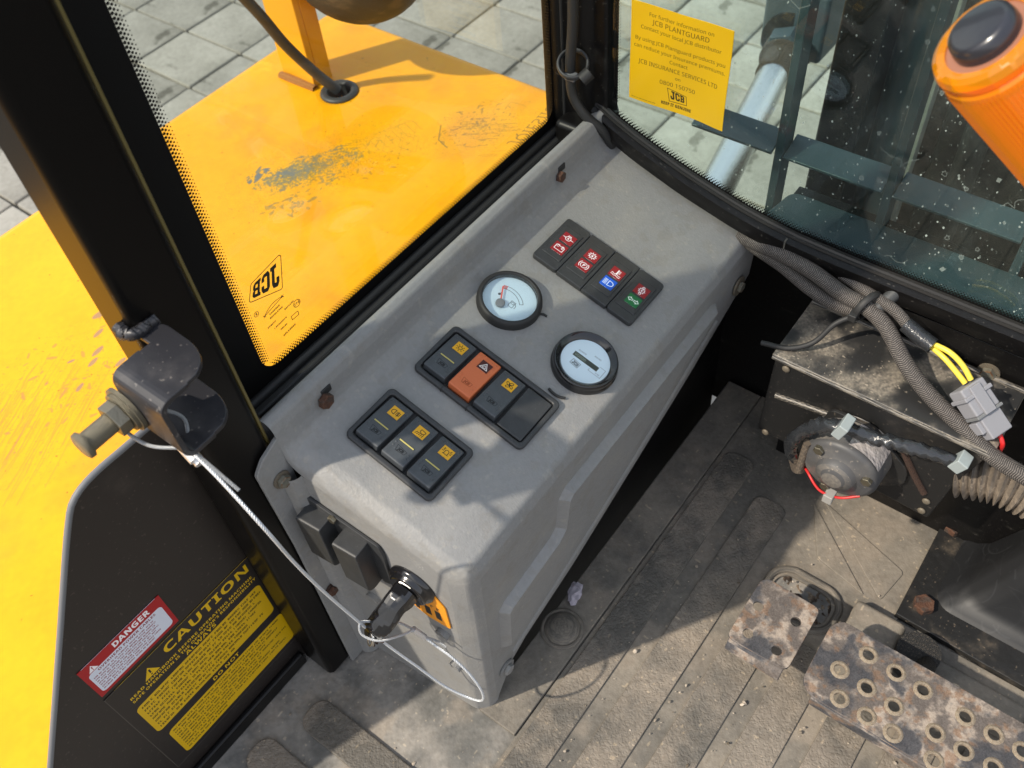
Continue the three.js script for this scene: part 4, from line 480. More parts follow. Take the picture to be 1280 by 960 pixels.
// ---------------------------------------------------------------- door latch and lanyard
{
  const t = thing('latch_bracket', 'dusty black steel striker bracket welded to the door pillar', 'bracket', [-0.09, 0.514, -0.142]);
  { const th = 0.0042, r = 0.011, H = 0.056, sh = new THREE.Shape(), x1 = 0.016; // bent strip: web facing backwards, a flange above and below
    sh.moveTo(x1, H); sh.lineTo(-0.008 + r, H); sh.quadraticCurveTo(-0.008, H, -0.008, H - r); sh.lineTo(-0.008, r); sh.quadraticCurveTo(-0.008, 0, -0.008 + r, 0); sh.lineTo(x1, 0); sh.lineTo(x1, th); sh.lineTo(-0.008 + r, th); sh.quadraticCurveTo(-0.008 + th, th, -0.008 + th, r); sh.lineTo(-0.008 + th, H - r); sh.quadraticCurveTo(-0.008 + th, H - th, -0.008 + r, H - th); sh.lineTo(x1, H - th); sh.closePath();
    const web = extrude(sh, 0.048, 0.0008, 2, 8).translate(0, 0, -0.0095);
    const tip = (y) => { const f = new THREE.Shape(); f.moveTo(0.010, 0.0085); f.lineTo(0.024, 0.0085); f.lineTo(0.024, 0.0195); f.lineTo(0.034, 0.0195); f.quadraticCurveTo(0.041, 0.017, 0.041, 0.008); f.lineTo(0.040, -0.012); f.quadraticCurveTo(0.038, -0.032, 0.024, -0.037); f.lineTo(0.010, -0.0378); f.closePath(); return extrude(f, th - 0.0003, 0.0008, 2, 10).rotateX(-Math.PI / 2).translate(0, y + 0.00015, 0); };
    mesh('bent_strip', boxUV(join([web, tip(0), tip(H - th)])), M.latch, t); }
  const bead = (pts, r0) => { const b = tube(pts, r0, 40, 10), p = b.attributes.position; for (let i = 0; i < p.count; i++) { const k = (nA(p.getX(i) * 8 + 5, p.getY(i) * 8 + p.getZ(i) * 9, 64, 3) - 0.5) * 0.004; p.setXYZ(i, p.getX(i) + k, p.getY(i) + k, p.getZ(i) + k); } b.computeVertexNormals(); return b; };
  mesh('weld_bead', bead([[0.0205, 0.0575, -0.034], [0.0200, 0.058, -0.025], [0.0225, 0.058, -0.0205], [0.031, 0.0575, -0.0195], [0.039, 0.0565, -0.0205]], 0.0042), M.latch, t);
  mesh('weld_bead', bead([[0.022, 0.005, -0.0185], [0.032, 0.006, -0.019], [0.040, 0.005, -0.020]], 0.0038), M.soil, t);
  const py = 0.025, pz = -0.007;
  mesh('washer', join([rod([-0.0085, py, pz], [-0.0115, py, pz], 0.017, 32), rod([-0.0115, py, pz], [-0.0140, py, pz], 0.0145, 32)]), M.zinc, t);
  const nut = mesh('nut', hexBolt(0.0120, 0.009, 0), M.zinc, t); nut.position.set(-0.014, py, pz); orient(nut, [0, 0, 1], [0, 1, 0]);
  const inut = mesh('nut', hexBolt(0.0125, 0.008, 0), M.zinc, t); inut.position.set(0.0055, py, pz); orient(inut, [0, 0, 1], [0, 1, 0]);
  mesh('striker_pin', new THREE.LatheGeometry([[0, 0.041], [0.0065, 0.041], [0.0094, 0.0398], [0.0097, 0.0365], [0.0072, 0.035], [0.0072, 0.0]].map((p) => new THREE.Vector2(...p)), 28).rotateZ(Math.PI / 2).translate(-0.006, py, pz), M.zinc, t);
  inut.position.x = 0.0025;
  // lanyard: wire rope from the latch to the key
  const l = thing('wire_lanyard', 'thin steel wire lanyard hanging between latch and ignition key', 'lanyard');
  const ropeMat = std({ color: rgb(0.74, 0.77, 0.8), metalness: 0.3, roughness: 0.35, bumpMap: dataTex(64, (u, v) => 0.5 + 0.5 * Math.sin((u + v * 2) * 6.283 * 2), false), bumpScale: 0.0006 }); ropeMat.bumpMap.repeat.set(140, 1);
  mesh('wire', tube([[-0.0905, 0.5115, -0.112], [-0.093, 0.505, -0.085], [-0.095, 0.4776, -0.0514], [-0.086, 0.413, -0.057], [-0.075, 0.347, -0.0623], [-0.06, 0.2678, -0.0646], [-0.046, 0.1962, -0.0579], [-0.034, 0.1435, -0.0403], [-0.022, 0.0937, -0.0188], [-0.0135, 0.0775, 0.0002], [-0.0105, 0.0825, 0.0117], [-0.010, 0.1028, 0.0172], [-0.0102, 0.1271, 0.0134], [-0.0112, 0.1492, 0.0023], [-0.0130, 0.1641, -0.0107], [-0.0155, 0.1745, -0.0258], [-0.0185, 0.1870, -0.0360]], 0.0013, 240, 8), ropeMat, l);
  mesh('wire_end', tube([[-0.0895, 0.511, -0.114], [-0.0905, 0.509, -0.094], [-0.0905, 0.5005, -0.0700]], 0.0013, 20, 8), ropeMat, l);
  mesh('wire_loop', tube([[-0.0905, 0.509, -0.118], [-0.106, 0.520, -0.132], [-0.1085, 0.531, -0.150], [-0.104, 0.541, -0.153], [-0.092, 0.538, -0.140], [-0.080, 0.526, -0.124], [-0.0885, 0.510, -0.117]], 0.0013, 60, 8), ropeMat, l);
  mesh('ferrule', join([rod([-0.0905, 0.5115, -0.1205], [-0.092, 0.506, -0.1075], 0.0046, 14), rod([-0.0895, 0.5075, -0.119], [-0.091, 0.502, -0.106], 0.004, 14)]), M.alu, l);
  mesh('ferrule', rod([-0.0180, 0.1855, -0.0350], [-0.0225, 0.2030, -0.0415], 0.0030, 14), M.alu, l);
  mesh('wire_end', tube([[-0.0185, 0.1875, -0.0350], [-0.0140, 0.1840, -0.0240], [-0.0125, 0.1795, -0.0150]], 0.0012, 14, 8), ropeMat, l);
  mesh('wire_loop', tube([[-0.0225, 0.2030, -0.0415], [-0.032, 0.2250, -0.0500], [-0.0450, 0.2380, -0.0580], [-0.0560, 0.2480, -0.0640], [-0.0615, 0.2420, -0.0600], [-0.0560, 0.2320, -0.0480], [-0.0400, 0.2220, -0.0400], [-0.0225, 0.2025, -0.0408]], 0.0012, 60, 8), ropeMat, l);
}
// ---------------------------------------------------------------- floor covering
{
  const t = thing('floor_mat', 'dusty grey ribbed rubber mat on the cab floor', 'mat');
  // base sheet with an opening for the pedal stem
  const base = shapeOf([[-0.75, 0.040], [0.543, 0.040], [0.543, 0.306], [0.345, 0.306], [0.345, 0.75], [-0.75, 0.75]].map(([x, z]) => [x, -z]).reverse());
  const hole = new THREE.Path(); { const hp = roundRect(0.286, -0.2435, 0.330, -0.176, 0.018, THREE.Path).getPoints(8); hole.setFromPoints(hp); } base.holes.push(hole);
  mesh('base_sheet', boxUV(extrude(base, 0.004, 0.0004).rotateX(-Math.PI / 2).translate(0, -0.0038, 0)), M.matSmooth, t);
  const hr = roundRect(0.279, -0.251, 0.337, -0.169, 0.024).getPoints(8).map((p) => [p.x, 0.0016, -p.y]); mesh('hole_rim', tube(hr, 0.0042, 80, 8, true), M.matSmooth, t);
  const pad = (x0, x1, z0, z1, r0 = 0.012) => mesh('ribbed_pad', boxUV(extrude(roundRect(x0, -z1, x1, -z0, r0), 0.0044, 0.0008, 2, 6).rotateX(-Math.PI / 2).translate(0, -0.0014, 0)), M.matPad, t);
  pad(-0.5, 0.443, 0.0455, 0.0845); pad(-0.5, 0.405, 0.1065, 0.1465); pad(-0.5, 0.262, 0.1665, 0.2075); pad(-0.5, 0.262, 0.2285, 0.2695); pad(-0.5, 0.262, 0.291, 0.332); pad(-0.5, 0.262, 0.353, 0.394); pad(-0.5, 0.262, 0.415, 0.456);
  // moulded triangle pattern near the heater
  for (const pl of [[[0.432, 0.166], [0.366, 0.202], [0.352, 0.266]], [[0.440, 0.176], [0.404, 0.290], [0.356, 0.282]]]) mesh('moulded_panel', boxUV(extrude(roundPoly(pl.map(([x, z]) => [x, -z]), 0.006), 0.003, 0.0009, 2, 6).rotateX(-Math.PI / 2).translate(0, -0.0012, 0)), M.matSmooth, t);
  mesh('raised_block', boxUV(box(0.278, 0.335, -0.002, 0.022, 0.262, 0.318, 0.006, 3)), M.matSmooth, t);
  mesh('raised_block', boxUV(box(0.282, 0.322, -0.002, 0.018, 0.345, 0.452, 0.006, 3)), M.matSmooth, t);
  const st = thing('side_strip', 'smooth grey rubber strip along the foot of the console', 'strip');
  mesh('sheet', boxUV(extrude(shapeOf([[0.0, 0.008], [0.0, -0.0385], [0.54, -0.0385], [0.54, 0.007]]), 0.006, 0.001, 2).rotateX(-Math.PI / 2).translate(0, -0.003, 0)), M.matSmooth, st);
  mesh('button_dome', new THREE.SphereGeometry(0.021, 28, 12, 0, 6.284, 0, 1.57).scale(1, 0.5, 1).translate(0.125, 0.002, 0.012), M.matSmooth, st);
  mesh('dome_rim', new THREE.TorusGeometry(0.022, 0.0028, 8, 32).rotateX(Math.PI / 2).translate(0.125, 0.003, 0.012), M.matSmooth, st);
  const hp = (z0, z1, x0, x1, g) => single('heel_pad', boxUV(extrude(roundRect(x0, -z1, x1, -z0, 0.015), 0.005, 0.0015, 2, 8).rotateX(-Math.PI / 2).translate(0, -0.004, 0)), M.matPad, g, 'pad', 'tread pads on the bare floor');
  hp(-0.160, 0.02, -0.126, -0.088, 'worn rounded tread pad on the bare floor closest to the console front'); hp(-0.180, 0.02, -0.190, -0.152, 'worn rounded tread pad on the bare floor closest to the caution sticker');
  single('foam_scrap', (() => { const g = new THREE.IcosahedronGeometry(0.009, 2), p = g.attributes.position; for (let i = 0; i < p.count; i++) { const k = 0.5 + nA(p.getX(i) * 40 + 2, p.getY(i) * 40 + p.getZ(i) * 60, 64, 2); p.setXYZ(i, p.getX(i) * k * 1.5, p.getY(i) * k * 0.5, p.getZ(i) * k * 0.8); } g.computeVertexNormals(); return g.rotateY(0.4).translate(0.168, 0.006, 0.0); })(), std({ color: rgb(0.42, 0.38, 0.42), roughness: 0.9, flatShading: true }), 'crumpled pale paper scrap on the strip under the console edge', 'scrap');
  // grit
  const r = rng(21), gg = new THREE.IcosahedronGeometry(1, 0), n = 240, im = new THREE.InstancedMesh(gg, std({ roughness: 0.95, color: 0xffffff }), n), m4 = new THREE.Matrix4(), q = new THREE.Quaternion();
  for (let i = 0; i < n; i++) { let x, z; const k = r(); if (k < 0.35) { x = mix(-0.12, 0.2, r()); z = [0.0955, 0.1565, 0.218, 0.28][Math.floor(r() * 4)] + (r() - 0.5) * 0.014; } else if (k < 0.7) { x = mix(-0.15, 0.4, r()); z = mix(0.04, 0.45, r()); } else { x = mix(-0.18, -0.01, r()); z = mix(-0.19, 0.04, r()); } const s = 0.0005 + Math.pow(r(), 5) * 0.0022; q.setFromEuler(new THREE.Euler(r() * 6, r() * 6, r() * 6)); im.setMatrixAt(i, m4.compose(V(x, (x < 0 && z < 0.04 ? -0.004 : z > 0.04 && x < 0.345 ? 0.0029 : 0.003) + s * 0.3, z), q, V(s, s * 0.7, s * (0.7 + r())))); { const k = r(); im.setColorAt(i, rgb(mix(0.10, 0.55, k), mix(0.08, 0.47, k), mix(0.055, 0.38, k))); } }
  im.name = 'grit'; tag(im, 'fine grit and dried mud crumbs scattered over the cab floor', 'grit', null, 'stuff'); im.castShadow = im.receiveShadow = true; scene.add(im);
  single('soil_patch', (() => { const g = new THREE.PlaneGeometry(0.06, 0.08, 20, 24).rotateX(-Math.PI / 2), p = g.attributes.position; for (let i = 0; i < p.count; i++) p.setY(i, nB(p.getX(i) * 8 + 3, p.getZ(i) * 8 + 3, 32, 4) * 0.012 - 0.0105); g.computeVertexNormals(); return boxUV(g.translate(0.308, 0.0, 0.21)); })(), M.soil, 'brown soil caked in the mat opening behind the small pedal', 'soil');
}
// ---------------------------------------------------------------- pedals
{
  const t = thing('brake_pedal', 'small rusty pedal plate with four holes', 'pedal', [0.2325, 0.07, 0.206]);
  const toL = ([x, z]) => [x - 0.2325, -(z - 0.206)];
  const o = roundPoly([[0.2745, 0.178], [0.2735, 0.238], [0.1935, 0.2395], [0.1915, 0.173], [0.268, 0.172]].map(toL), 0.009); for (const c of [[0.2404, 0.1837], [0.2464, 0.2232], [0.2075, 0.1895], [0.2075, 0.2215]]) { const h = new THREE.Path(); h.absarc(...toL(c), 0.0052, 0, 6.28318, false); o.holes.push(h); }
  mesh('plate', boxUV(extrude(o, 0.004, 0.0008, 2, 12).rotateX(-Math.PI / 2).translate(0, -0.004, 0)), M.rustPedal, t);
  { const lip = new THREE.Shape(); lip.moveTo(-0.0385, -0.0006); lip.quadraticCurveTo(-0.0465, -0.0014, -0.0480, -0.0125); lip.lineTo(-0.0440, -0.0130); lip.quadraticCurveTo(-0.0430, -0.005, -0.0385, -0.0046); lip.closePath(); mesh('lip', boxUV(extrude(lip, 0.060, 0.0006, 1, 8).translate(0, 0, -0.030)), M.rustPedal, t); }
  mesh('stem', rod([0.02, -0.006, 0.0], [0.075, -0.075, 0.0], 0.008), M.rustBolt, t);
  const u = thing('throttle_pedal', 'long rusty pedal plate with rows of raised round holes', 'pedal', [0.224, 0.08, 0.36]);
  const L2 = ([x, z]) => [x - 0.224, -(z - 0.36)];
  const holes = [[0.25, 0.2976], [0.22, 0.2814], [0.2485, 0.3264], [0.2181, 0.3099], [0.1935, 0.2935], [0.2467, 0.354], [0.2161, 0.3381], [0.1925, 0.3213], [0.1915, 0.3474], [0.2447, 0.3955], [0.2144, 0.3788], [0.2436, 0.4225], [0.2135, 0.4058], [0.1895, 0.3871], [0.2437, 0.4486], [0.2146, 0.4327], [0.19, 0.4141], [0.19, 0.441], [0.2437, 0.476], [0.2146, 0.46]];
  const p = roundPoly([[0.2695, 0.262], [0.2695, 0.50], [0.181, 0.50], [0.180, 0.268], [0.190, 0.256], [0.258, 0.254]].map(L2), 0.012); for (const c of holes) { const h = new THREE.Path(); h.absarc(...L2(c), 0.0058, 0, 6.28318, false); p.holes.push(h); }
  mesh('plate', boxUV(extrude(p, 0.004, 0.0008, 2, 12).rotateX(-Math.PI / 2).translate(0, -0.004, 0)), M.rustPedal, u);
  mesh('turned_edge', boxUV(box(-0.046, -0.0425, -0.016, -0.001, -0.09, 0.14, 0.0015, 2)), M.rustPedal, u);
  const ring = latheZ([[0.0055, -0.002], [0.0056, 0.0012], [0.0064, 0.0018], [0.0078, 0.0014], [0.0098, -0.0004]], 24).rotateX(-Math.PI / 2);
  for (const c of holes) { const [a, b] = L2(c), m = mesh('hole_rim', ring, M.rustRing, u); m.position.set(a, 0, -b); }
  mesh('pivot_arm', join([rod([0.05, -0.02, -0.01], [0.09, -0.068, -0.01], 0.009), new THREE.CylinderGeometry(0.022, 0.022, 0.03, 28).translate(0.083, -0.062, -0.022)]), M.blackGrime, u);
  single('pedal_stop', new THREE.CylinderGeometry(0.012, 0.014, 0.03, 24).translate(0.305, 0.012, 0.468), M.glossBlack, 'round black rubber stop beside the long pedal', 'stop');
}
// ---------------------------------------------------------------- steering column foot
{
  const t = thing('column_base_plate', 'grimy black steel floor plate with rusty bolts under the column', 'plate', [0.40, 0, 0.40]);
  mesh('sheet', boxUV(extrude(shapeOf([[-0.052, 0.098], [0.112, 0.100], [0.112, -0.30], [-0.060, -0.30]].reverse()), 0.009, 0.001).rotateX(-Math.PI / 2).translate(0, -0.001, 0)), M.blackGrime, t);
  for (const [x, z] of [[0.084, -0.087], [-0.028, -0.078]]) { const b = mesh('bolt', hexBolt(0.0115, 0.009, 0), M.rustBolt, t); b.position.set(x, 0.008, z); orient(b, [1, 0, 0], [0, 0, -1]); }
  const c = thing('column_boot', 'scuffed black moulded steering column boot', 'boot', [0.445, 0.008, 0.41]);
  const rings = [[0.064, 0.082, 0, 0.022], [0.060, 0.078, 0.004, 0.024], [0.053, 0.070, 0.007, 0.026], [0.048, 0.064, 0.018, 0.030], [0.044, 0.059, 0.06, 0.032], [0.039, 0.053, 0.12, 0.033], [0.034, 0.047, 0.155, 0.031], [0.022, 0.032, 0.172, 0.021]], vv = [], tt = []; let N = 0;
  for (const [hx, hz, y, r] of rings) { const pts = []; for (const [sx, sz, a0] of [[1, 1, 0], [-1, 1, 1], [-1, -1, 2], [1, -1, 3]]) for (let k = 0; k <= 6; k++) { const a = (a0 + k / 6) * Math.PI / 2; pts.push({ x: sx * (hx - r) + r * Math.cos(a), y: sz * (hz - r) + r * Math.sin(a) }); } N = pts.length; for (const q of pts) vv.push([q.x + y * 0.12, y, q.y + y * 0.25]); } for (let i = 0; i < rings.length - 1; i++) for (let j = 0; j < N; j++) { const a = i * N + j, b = i * N + (j + 1) % N; tt.push([a, b + N, b], [a, a + N, b + N]); } const e = vv.length; vv.push([0.02, 0.172, 0.043]); for (let j = 0; j < N; j++) tt.push([(rings.length - 1) * N + j, e, (rings.length - 1) * N + (j + 1) % N]);
  mesh('shell', boxUV(creased(meshFrom(vv, tt), 0.9)), phy({ map: canvasTex(512, 512, (x) => { x.fillStyle = '#1a1b1d'; x.fillRect(0, 0, 512, 512); const r = rng(6); for (let k = 0; k < 70; k++) { x.strokeStyle = `rgba(150,150,150,${0.03 + r() * 0.08})`; x.lineWidth = 1 + r() * 5; x.beginPath(); const px = r() * 512, py = r() * 512; x.arc(px, py, 20 + r() * 90, r() * 6, r() * 6); x.stroke(); } }), roughness: 0.52 }), c);
  { const m = c.children[0].material.map; m.wrapS = m.wrapT = THREE.RepeatWrapping; m.repeat.set(6, 6); }
  structure('floor_step', boxUV(box(0.506, 0.545, -0.004, 0.020, 0.285, 0.75, 0.004, 2)), M.tan);
}
// ---------------------------------------------------------------- heater
{
  const t = thing('heater_box', 'dusty black sheet metal heater box under the windscreen', 'heater', [0.43, 0.14, 0.20]);
  const T = (x, y, z) => [x - 0.43, y - 0.14, z - 0.20];
  const face = roundPoly([[0.093, 0.146], [0.096, 0.270], [0.306, 0.267], [0.293, 0.212], [0.285, 0.138]].map(([z, y]) => [z - 0.20, y - 0.14]), 0.003);
  mesh('casing', boxUV(basis(extrude(face, 0.082, 0.001), [0, 0, 1], [0, 1, 0], [0.041, 0, 0])), M.heaterFace, t);
  mesh('lid', boxUV(box(-0.0445, 0.044, 0.1305, 0.1345, -0.107, 0.109, 0.0015, 2)), M.heater, t);
  mesh('lid_edge', join([rod([-0.0445, 0.131, -0.106], [-0.0445, 0.131, 0.108], 0.0024, 8), rod([0.0405, 0.1355, -0.106], [0.0405, 0.1355, 0.108], 0.003, 8)]), M.heater, t);
  for (const [y, z] of [[0.259, 0.109], [0.147, 0.103], [0.164, 0.277], [0.146, 0.277]]) { const s = mesh('screw', new THREE.SphereGeometry(0.0042, 14, 8).scale(0.5, 1, 1), M.greyBolt, t); s.position.set(...T(0.388, y, z)); }
  mesh('pressed_rib', tube([T(0.388, 0.214, 0.105), T(0.3875, 0.222, 0.15), T(0.3875, 0.224, 0.175), T(0.388, 0.214, 0.186)], 0.0034, 30, 8), M.heater, t);
  mesh('pressed_slot', tube([T(0.388, 0.222, 0.239), T(0.388, 0.196, 0.256), T(0.388, 0.175, 0.272)], 0.0036, 20, 8), M.rustBolt, t);
  const b = thing('blower_motor', 'dark round blower motor with foil label on the heater front', 'motor', [0.388, 0.196, 0.194]); b.scale.setScalar(1.13);
  const ax = (g) => g.rotateZ(Math.PI / 2);   // lathe axis to -x
  mesh('mounting_plate', boxUV(basis(extrude(roundPoly([[-0.040, -0.020], [-0.026, -0.036], [0.030, -0.036], [0.052, -0.016], [0.050, 0.004], [0.012, 0.038], [-0.028, 0.036]], 0.008), 0.004, 0.0008), [0, 0, 1], [0, 1, 0], [0, 0, 0])), M.blackGrime, b);
  mesh('body', boxUV(ax(new THREE.LatheGeometry([[0, 0.046], [0.009, 0.046], [0.011, 0.043], [0.0165, 0.042], [0.018, 0.036], [0.030, 0.034], [0.035, 0.030], [0.036, 0.002], [0.038, 0.0]].map((p) => new THREE.Vector2(...p)), 44))), M.motor, b);
  mesh('foil_label', (() => { const g = new THREE.CylinderGeometry(0.0364, 0.0364, 0.026, 20, 1, true, 0.55, 1.0).rotateZ(Math.PI / 2).rotateX(Math.PI * 0.0); return g.translate(-0.0165, 0, 0); })(), std({ color: rgb(0.50, 0.46, 0.44), metalness: 0.25, roughness: 0.35, bumpMap: dataTex(128, (u, v) => nA(u, v, 6, 3), false), bumpScale: 0.002, side: THREE.DoubleSide }), b);
  for (const a of [0.3, 2.4, 4.5]) mesh('bolt', hexBolt(0.0048, 0.005, 0).rotateY(-Math.PI / 2).translate(-0.033, Math.sin(a) * 0.027, Math.cos(a) * 0.027), M.zinc, b);
  single('wire_sheath', (() => { const g = tube([[0.372, 0.150, 0.150], [0.360, 0.176, 0.143], [0.350, 0.214, 0.145], [0.352, 0.243, 0.160], [0.352, 0.258, 0.182], [0.362, 0.252, 0.206], [0.366, 0.256, 0.232], [0.372, 0.256, 0.262], [0.377, 0.256, 0.282]], 0.0068, 90, 14), p = g.attributes.position; for (let i = 0; i < p.count; i++) { const k = (nB(p.getX(i) * 2 + 1, p.getY(i) * 2 + p.getZ(i) * 3, 64, 2) - 0.5) * 0.0045; p.setXYZ(i, p.getX(i) + k, p.getY(i) + k, p.getZ(i) - k); } g.computeVertexNormals(); return g; })(), M.tape, 'crinkled shiny black sheath of wires looped over the blower motor', 'cable');
  const jb = std({ color: rgb(0.30, 0.34, 0.34), roughness: 0.35 });
  single('wire_clip', box(-0.0095, 0.0095, -0.0095, 0.0095, -0.0048, 0.0048, 0.0012).rotateX(0.3).translate(0.350, 0.264, 0.186), jb, 'pale grey clip round the sheath above the blower motor', 'clip');
  single('wire_clip', box(-0.008, 0.008, -0.008, 0.008, -0.0058, 0.0058, 0.0012).rotateX(0.4).translate(0.377, 0.257, 0.288), jb, 'pale grey clip at the end of the black wire sheath', 'clip');
  single('red_wire', tube([[0.372, 0.152, 0.152], [0.350, 0.172, 0.166], [0.340, 0.166, 0.186], [0.344, 0.164, 0.205], [0.352, 0.172, 0.222]], 0.0014, 40, 8), std({ color: rgb(0.55, 0.02, 0.02), roughness: 0.4 }), 'thin red wire drooping under the blower motor', 'wire');
  single('spade_connector', box(-0.006, 0.006, -0.006, 0.006, -0.005, 0.005, 0.001).translate(0.343, 0.160, 0.196), std({ color: rgb(0.30, 0.29, 0.27), roughness: 0.5 }), 'small grey spade connector on the red wire', 'connector');
  single('cable_end', join([rod([0.366, 0.168, 0.146], [0.372, 0.140, 0.152], 0.0085), rod([0.352, 0.214, 0.158], [0.350, 0.166, 0.158], 0.004)]), std({ map: dustMap([0.3, 0.27, 0.24], [0.5, 0.44, 0.37], 8, 0.4, 0.7), roughness: 0.7 }), 'brown taped cable end left of the blower motor', 'cable');
}
// ---------------------------------------------------------------- conduits, tie, connector under the windscreen
{
  const conduit = (pts, r, label, n = 120) => { const g = tube(pts, r, n, 16), uv = g.attributes.uv; let len = 0; for (let i = 1; i < pts.length; i++) len += V(...pts[i]).distanceTo(V(...pts[i - 1])); for (let i = 0; i < uv.count; i++) uv.setXY(i, uv.getY(i), uv.getX(i) * len / 0.11); return single('braided_conduit', g, M.braid, label, 'conduit', 'braided conduits under the windscreen'); };
  conduit([[0.47, 0.323, 0.005], [0.466, 0.3255, 0.030], [0.462, 0.329, 0.058], [0.457, 0.328, 0.09], [0.450, 0.322, 0.128], [0.446, 0.322, 0.152], [0.438, 0.317, 0.176], [0.420, 0.302, 0.206], [0.41, 0.287, 0.236], [0.40, 0.276, 0.274], [0.39, 0.268, 0.308], [0.38, 0.272, 0.345], [0.375, 0.27, 0.40]], 0.0078, 'long grey braided conduit crossing over the heater box', 200);
  conduit([[0.474, 0.318, 0.005], [0.468, 0.3165, 0.030], [0.462, 0.314, 0.06], [0.452, 0.310, 0.095], [0.448, 0.308, 0.125], [0.448, 0.312, 0.150]], 0.0072, 'short braided conduit running beneath the others from console to cable tie');
  conduit([[0.474, 0.322, 0.012], [0.471, 0.327, 0.06], [0.468, 0.328, 0.11], [0.458, 0.328, 0.15], [0.448, 0.330, 0.178], [0.440, 0.326, 0.196]], 0.0056, 'thin braided conduit ending in black tape near the yellow wires');
  single('tape_joint', tube([[0.441, 0.3265, 0.192], [0.437, 0.323, 0.208], [0.434, 0.321, 0.222]], 0.0078, 20, 12), M.tape, 'black tape wrap where the yellow wires leave the conduit', 'tape');
  const yw = std({ color: rgb(0.78, 0.60, 0.07), roughness: 0.42 });
  single('yellow_wire', tube([[0.435, 0.323, 0.218], [0.4305, 0.3255, 0.238], [0.4275, 0.320, 0.252], [0.424, 0.311, 0.2635]], 0.0026, 40, 10), yw, 'yellow wire running from tape wrap into the grey connector', 'wire', 'pair of yellow wires');
  single('yellow_wire', tube([[0.435, 0.319, 0.220], [0.4275, 0.319, 0.236], [0.424, 0.314, 0.248], [0.421, 0.307, 0.2605]], 0.0026, 40, 10), yw, 'yellow wire running from tape wrap into the grey connector', 'wire', 'pair of yellow wires');
  const c = thing('wire_connector', 'grey plastic wire connector fed by two yellow wires', 'connector', [0.414, 0.2945, 0.2795]); orient(c, [0.75, 0.45, 0.48], [0.24, 0.46, -0.855].map((q) => q)); { const y = V(0.28, 0.50, -0.82).normalize(), x = V(0.83, 0.1, 0.35); x.addScaledVector(y, -x.dot(y)).normalize(); orient(c, x.toArray(), y.toArray()); }
  const cm = std({ color: rgb(0.24, 0.24, 0.26), roughness: 0.5 });
  mesh('socket', join([box(-0.0135, 0.0135, -0.006, 0.022, -0.010, 0.010, 0.002), box(-0.0155, 0.0155, 0.010, 0.014, -0.0115, 0.0115, 0.001), box(-0.006, 0.006, -0.008, 0.020, 0.009, 0.0125, 0.001)]), cm, c); mesh('plug', join([box(-0.0115, 0.0115, -0.030, -0.0075, -0.0085, 0.0085, 0.0015), box(-0.016, -0.011, -0.022, -0.010, -0.006, 0.006, 0.001)]), cm, c); mesh('seal_ring', box(-0.0145, 0.0145, -0.0085, -0.0055, -0.0108, 0.0108, 0.0008), M.rubberGrey, c);
  single('red_wire', tube([[0.406, 0.282, 0.304], [0.402, 0.275, 0.311], [0.404, 0.262, 0.312]], 0.0022, 16, 8), std({ color: rgb(0.6, 0.02, 0.02), roughness: 0.4 }), 'short red wire leaving the foot of the grey connector', 'wire');
  const ti = thing('cable_tie', 'black cable tie with a long loose tail across the heater lid', 'cable tie', [0.45, 0.32, 0.152]);
  mesh('loop', new THREE.TorusGeometry(0.0155, 0.0019, 8, 36).scale(1, 1, 2.0).rotateY(-0.35).rotateX(0.15), M.rubber, ti);
  mesh('head', box(-0.005, 0.005, -0.004, 0.004, -0.004, 0.004, 0.001).translate(-0.016, -0.003, -0.006), M.rubber, ti);
  mesh('tail', (() => { const pts = [[-0.016, -0.003, -0.006], [-0.025, -0.013, -0.018], [-0.040, -0.034, -0.030], [-0.052, -0.042, -0.048], [-0.056, -0.047, -0.075]]; const g = tube(pts, 0.0028, 50, 8); return g; })(), M.rubber, ti);
  const cl = thing('pipe_clip', 'black rubber lined clip holding the conduits to the frame', 'clip', [0.458, 0.328, 0.166]);
  mesh('barrel', rod([0.014, 0.010, 0.006], [-0.010, -0.006, -0.004], 0.0068), M.cable, cl); mesh('core', rod([-0.0095, -0.0055, -0.0038], [-0.0115, -0.0068, -0.0046], 0.004), M.greyBolt, cl);
  const fb = (p, l) => { const b = thing('frame_bolt', l, 'bolt', p, 'zinc bolts behind the heater'); orient(b, [0, 0, 1], [0, 1, 0]); mesh('head', hexBolt(0.0075, 0.006, 0.0105), M.greyBolt, b); return b; };
  fb([0.4755, 0.281, 0.131], 'dull zinc hex bolt behind the heater lid under the cable tie'); fb([0.4755, 0.276, 0.272], 'dull zinc hex bolt behind the heater lid beside the grey connector');
  single('corrugated_hose', (() => { const c0 = new THREE.CatmullRomCurve3([V(0.405, 0.205, 0.290), V(0.41, 0.215, 0.325), V(0.415, 0.21, 0.37), V(0.42, 0.2, 0.42)]), vv = [], tt = [], n = 90, N = 24; const f = c0.computeFrenetFrames(n); for (let i = 0; i <= n; i++) { const p = c0.getPointAt(i / n), R = 0.021 + 0.0035 * Math.sin(i * 1.26); for (let j = 0; j < N; j++) { const a = j / N * 6.2832; vv.push(p.clone().addScaledVector(f.normals[i], Math.cos(a) * R).addScaledVector(f.binormals[i], Math.sin(a) * R).toArray()); } } for (let i = 0; i < n; i++) for (let j = 0; j < N; j++) { const a = i * N + j, b = i * N + (j + 1) % N; tt.push([a, b, b + N], [a, b + N, a + N]); } return boxUV(creased(meshFrom(vv, tt), 1.0)); })(), std({ map: dustMap([0.34, 0.31, 0.28], [0.55, 0.50, 0.44], 9, 0.4, 0.7, 0.2), roughness: 0.6 }), 'dusty grey corrugated hose leaving the side of the heater', 'hose');
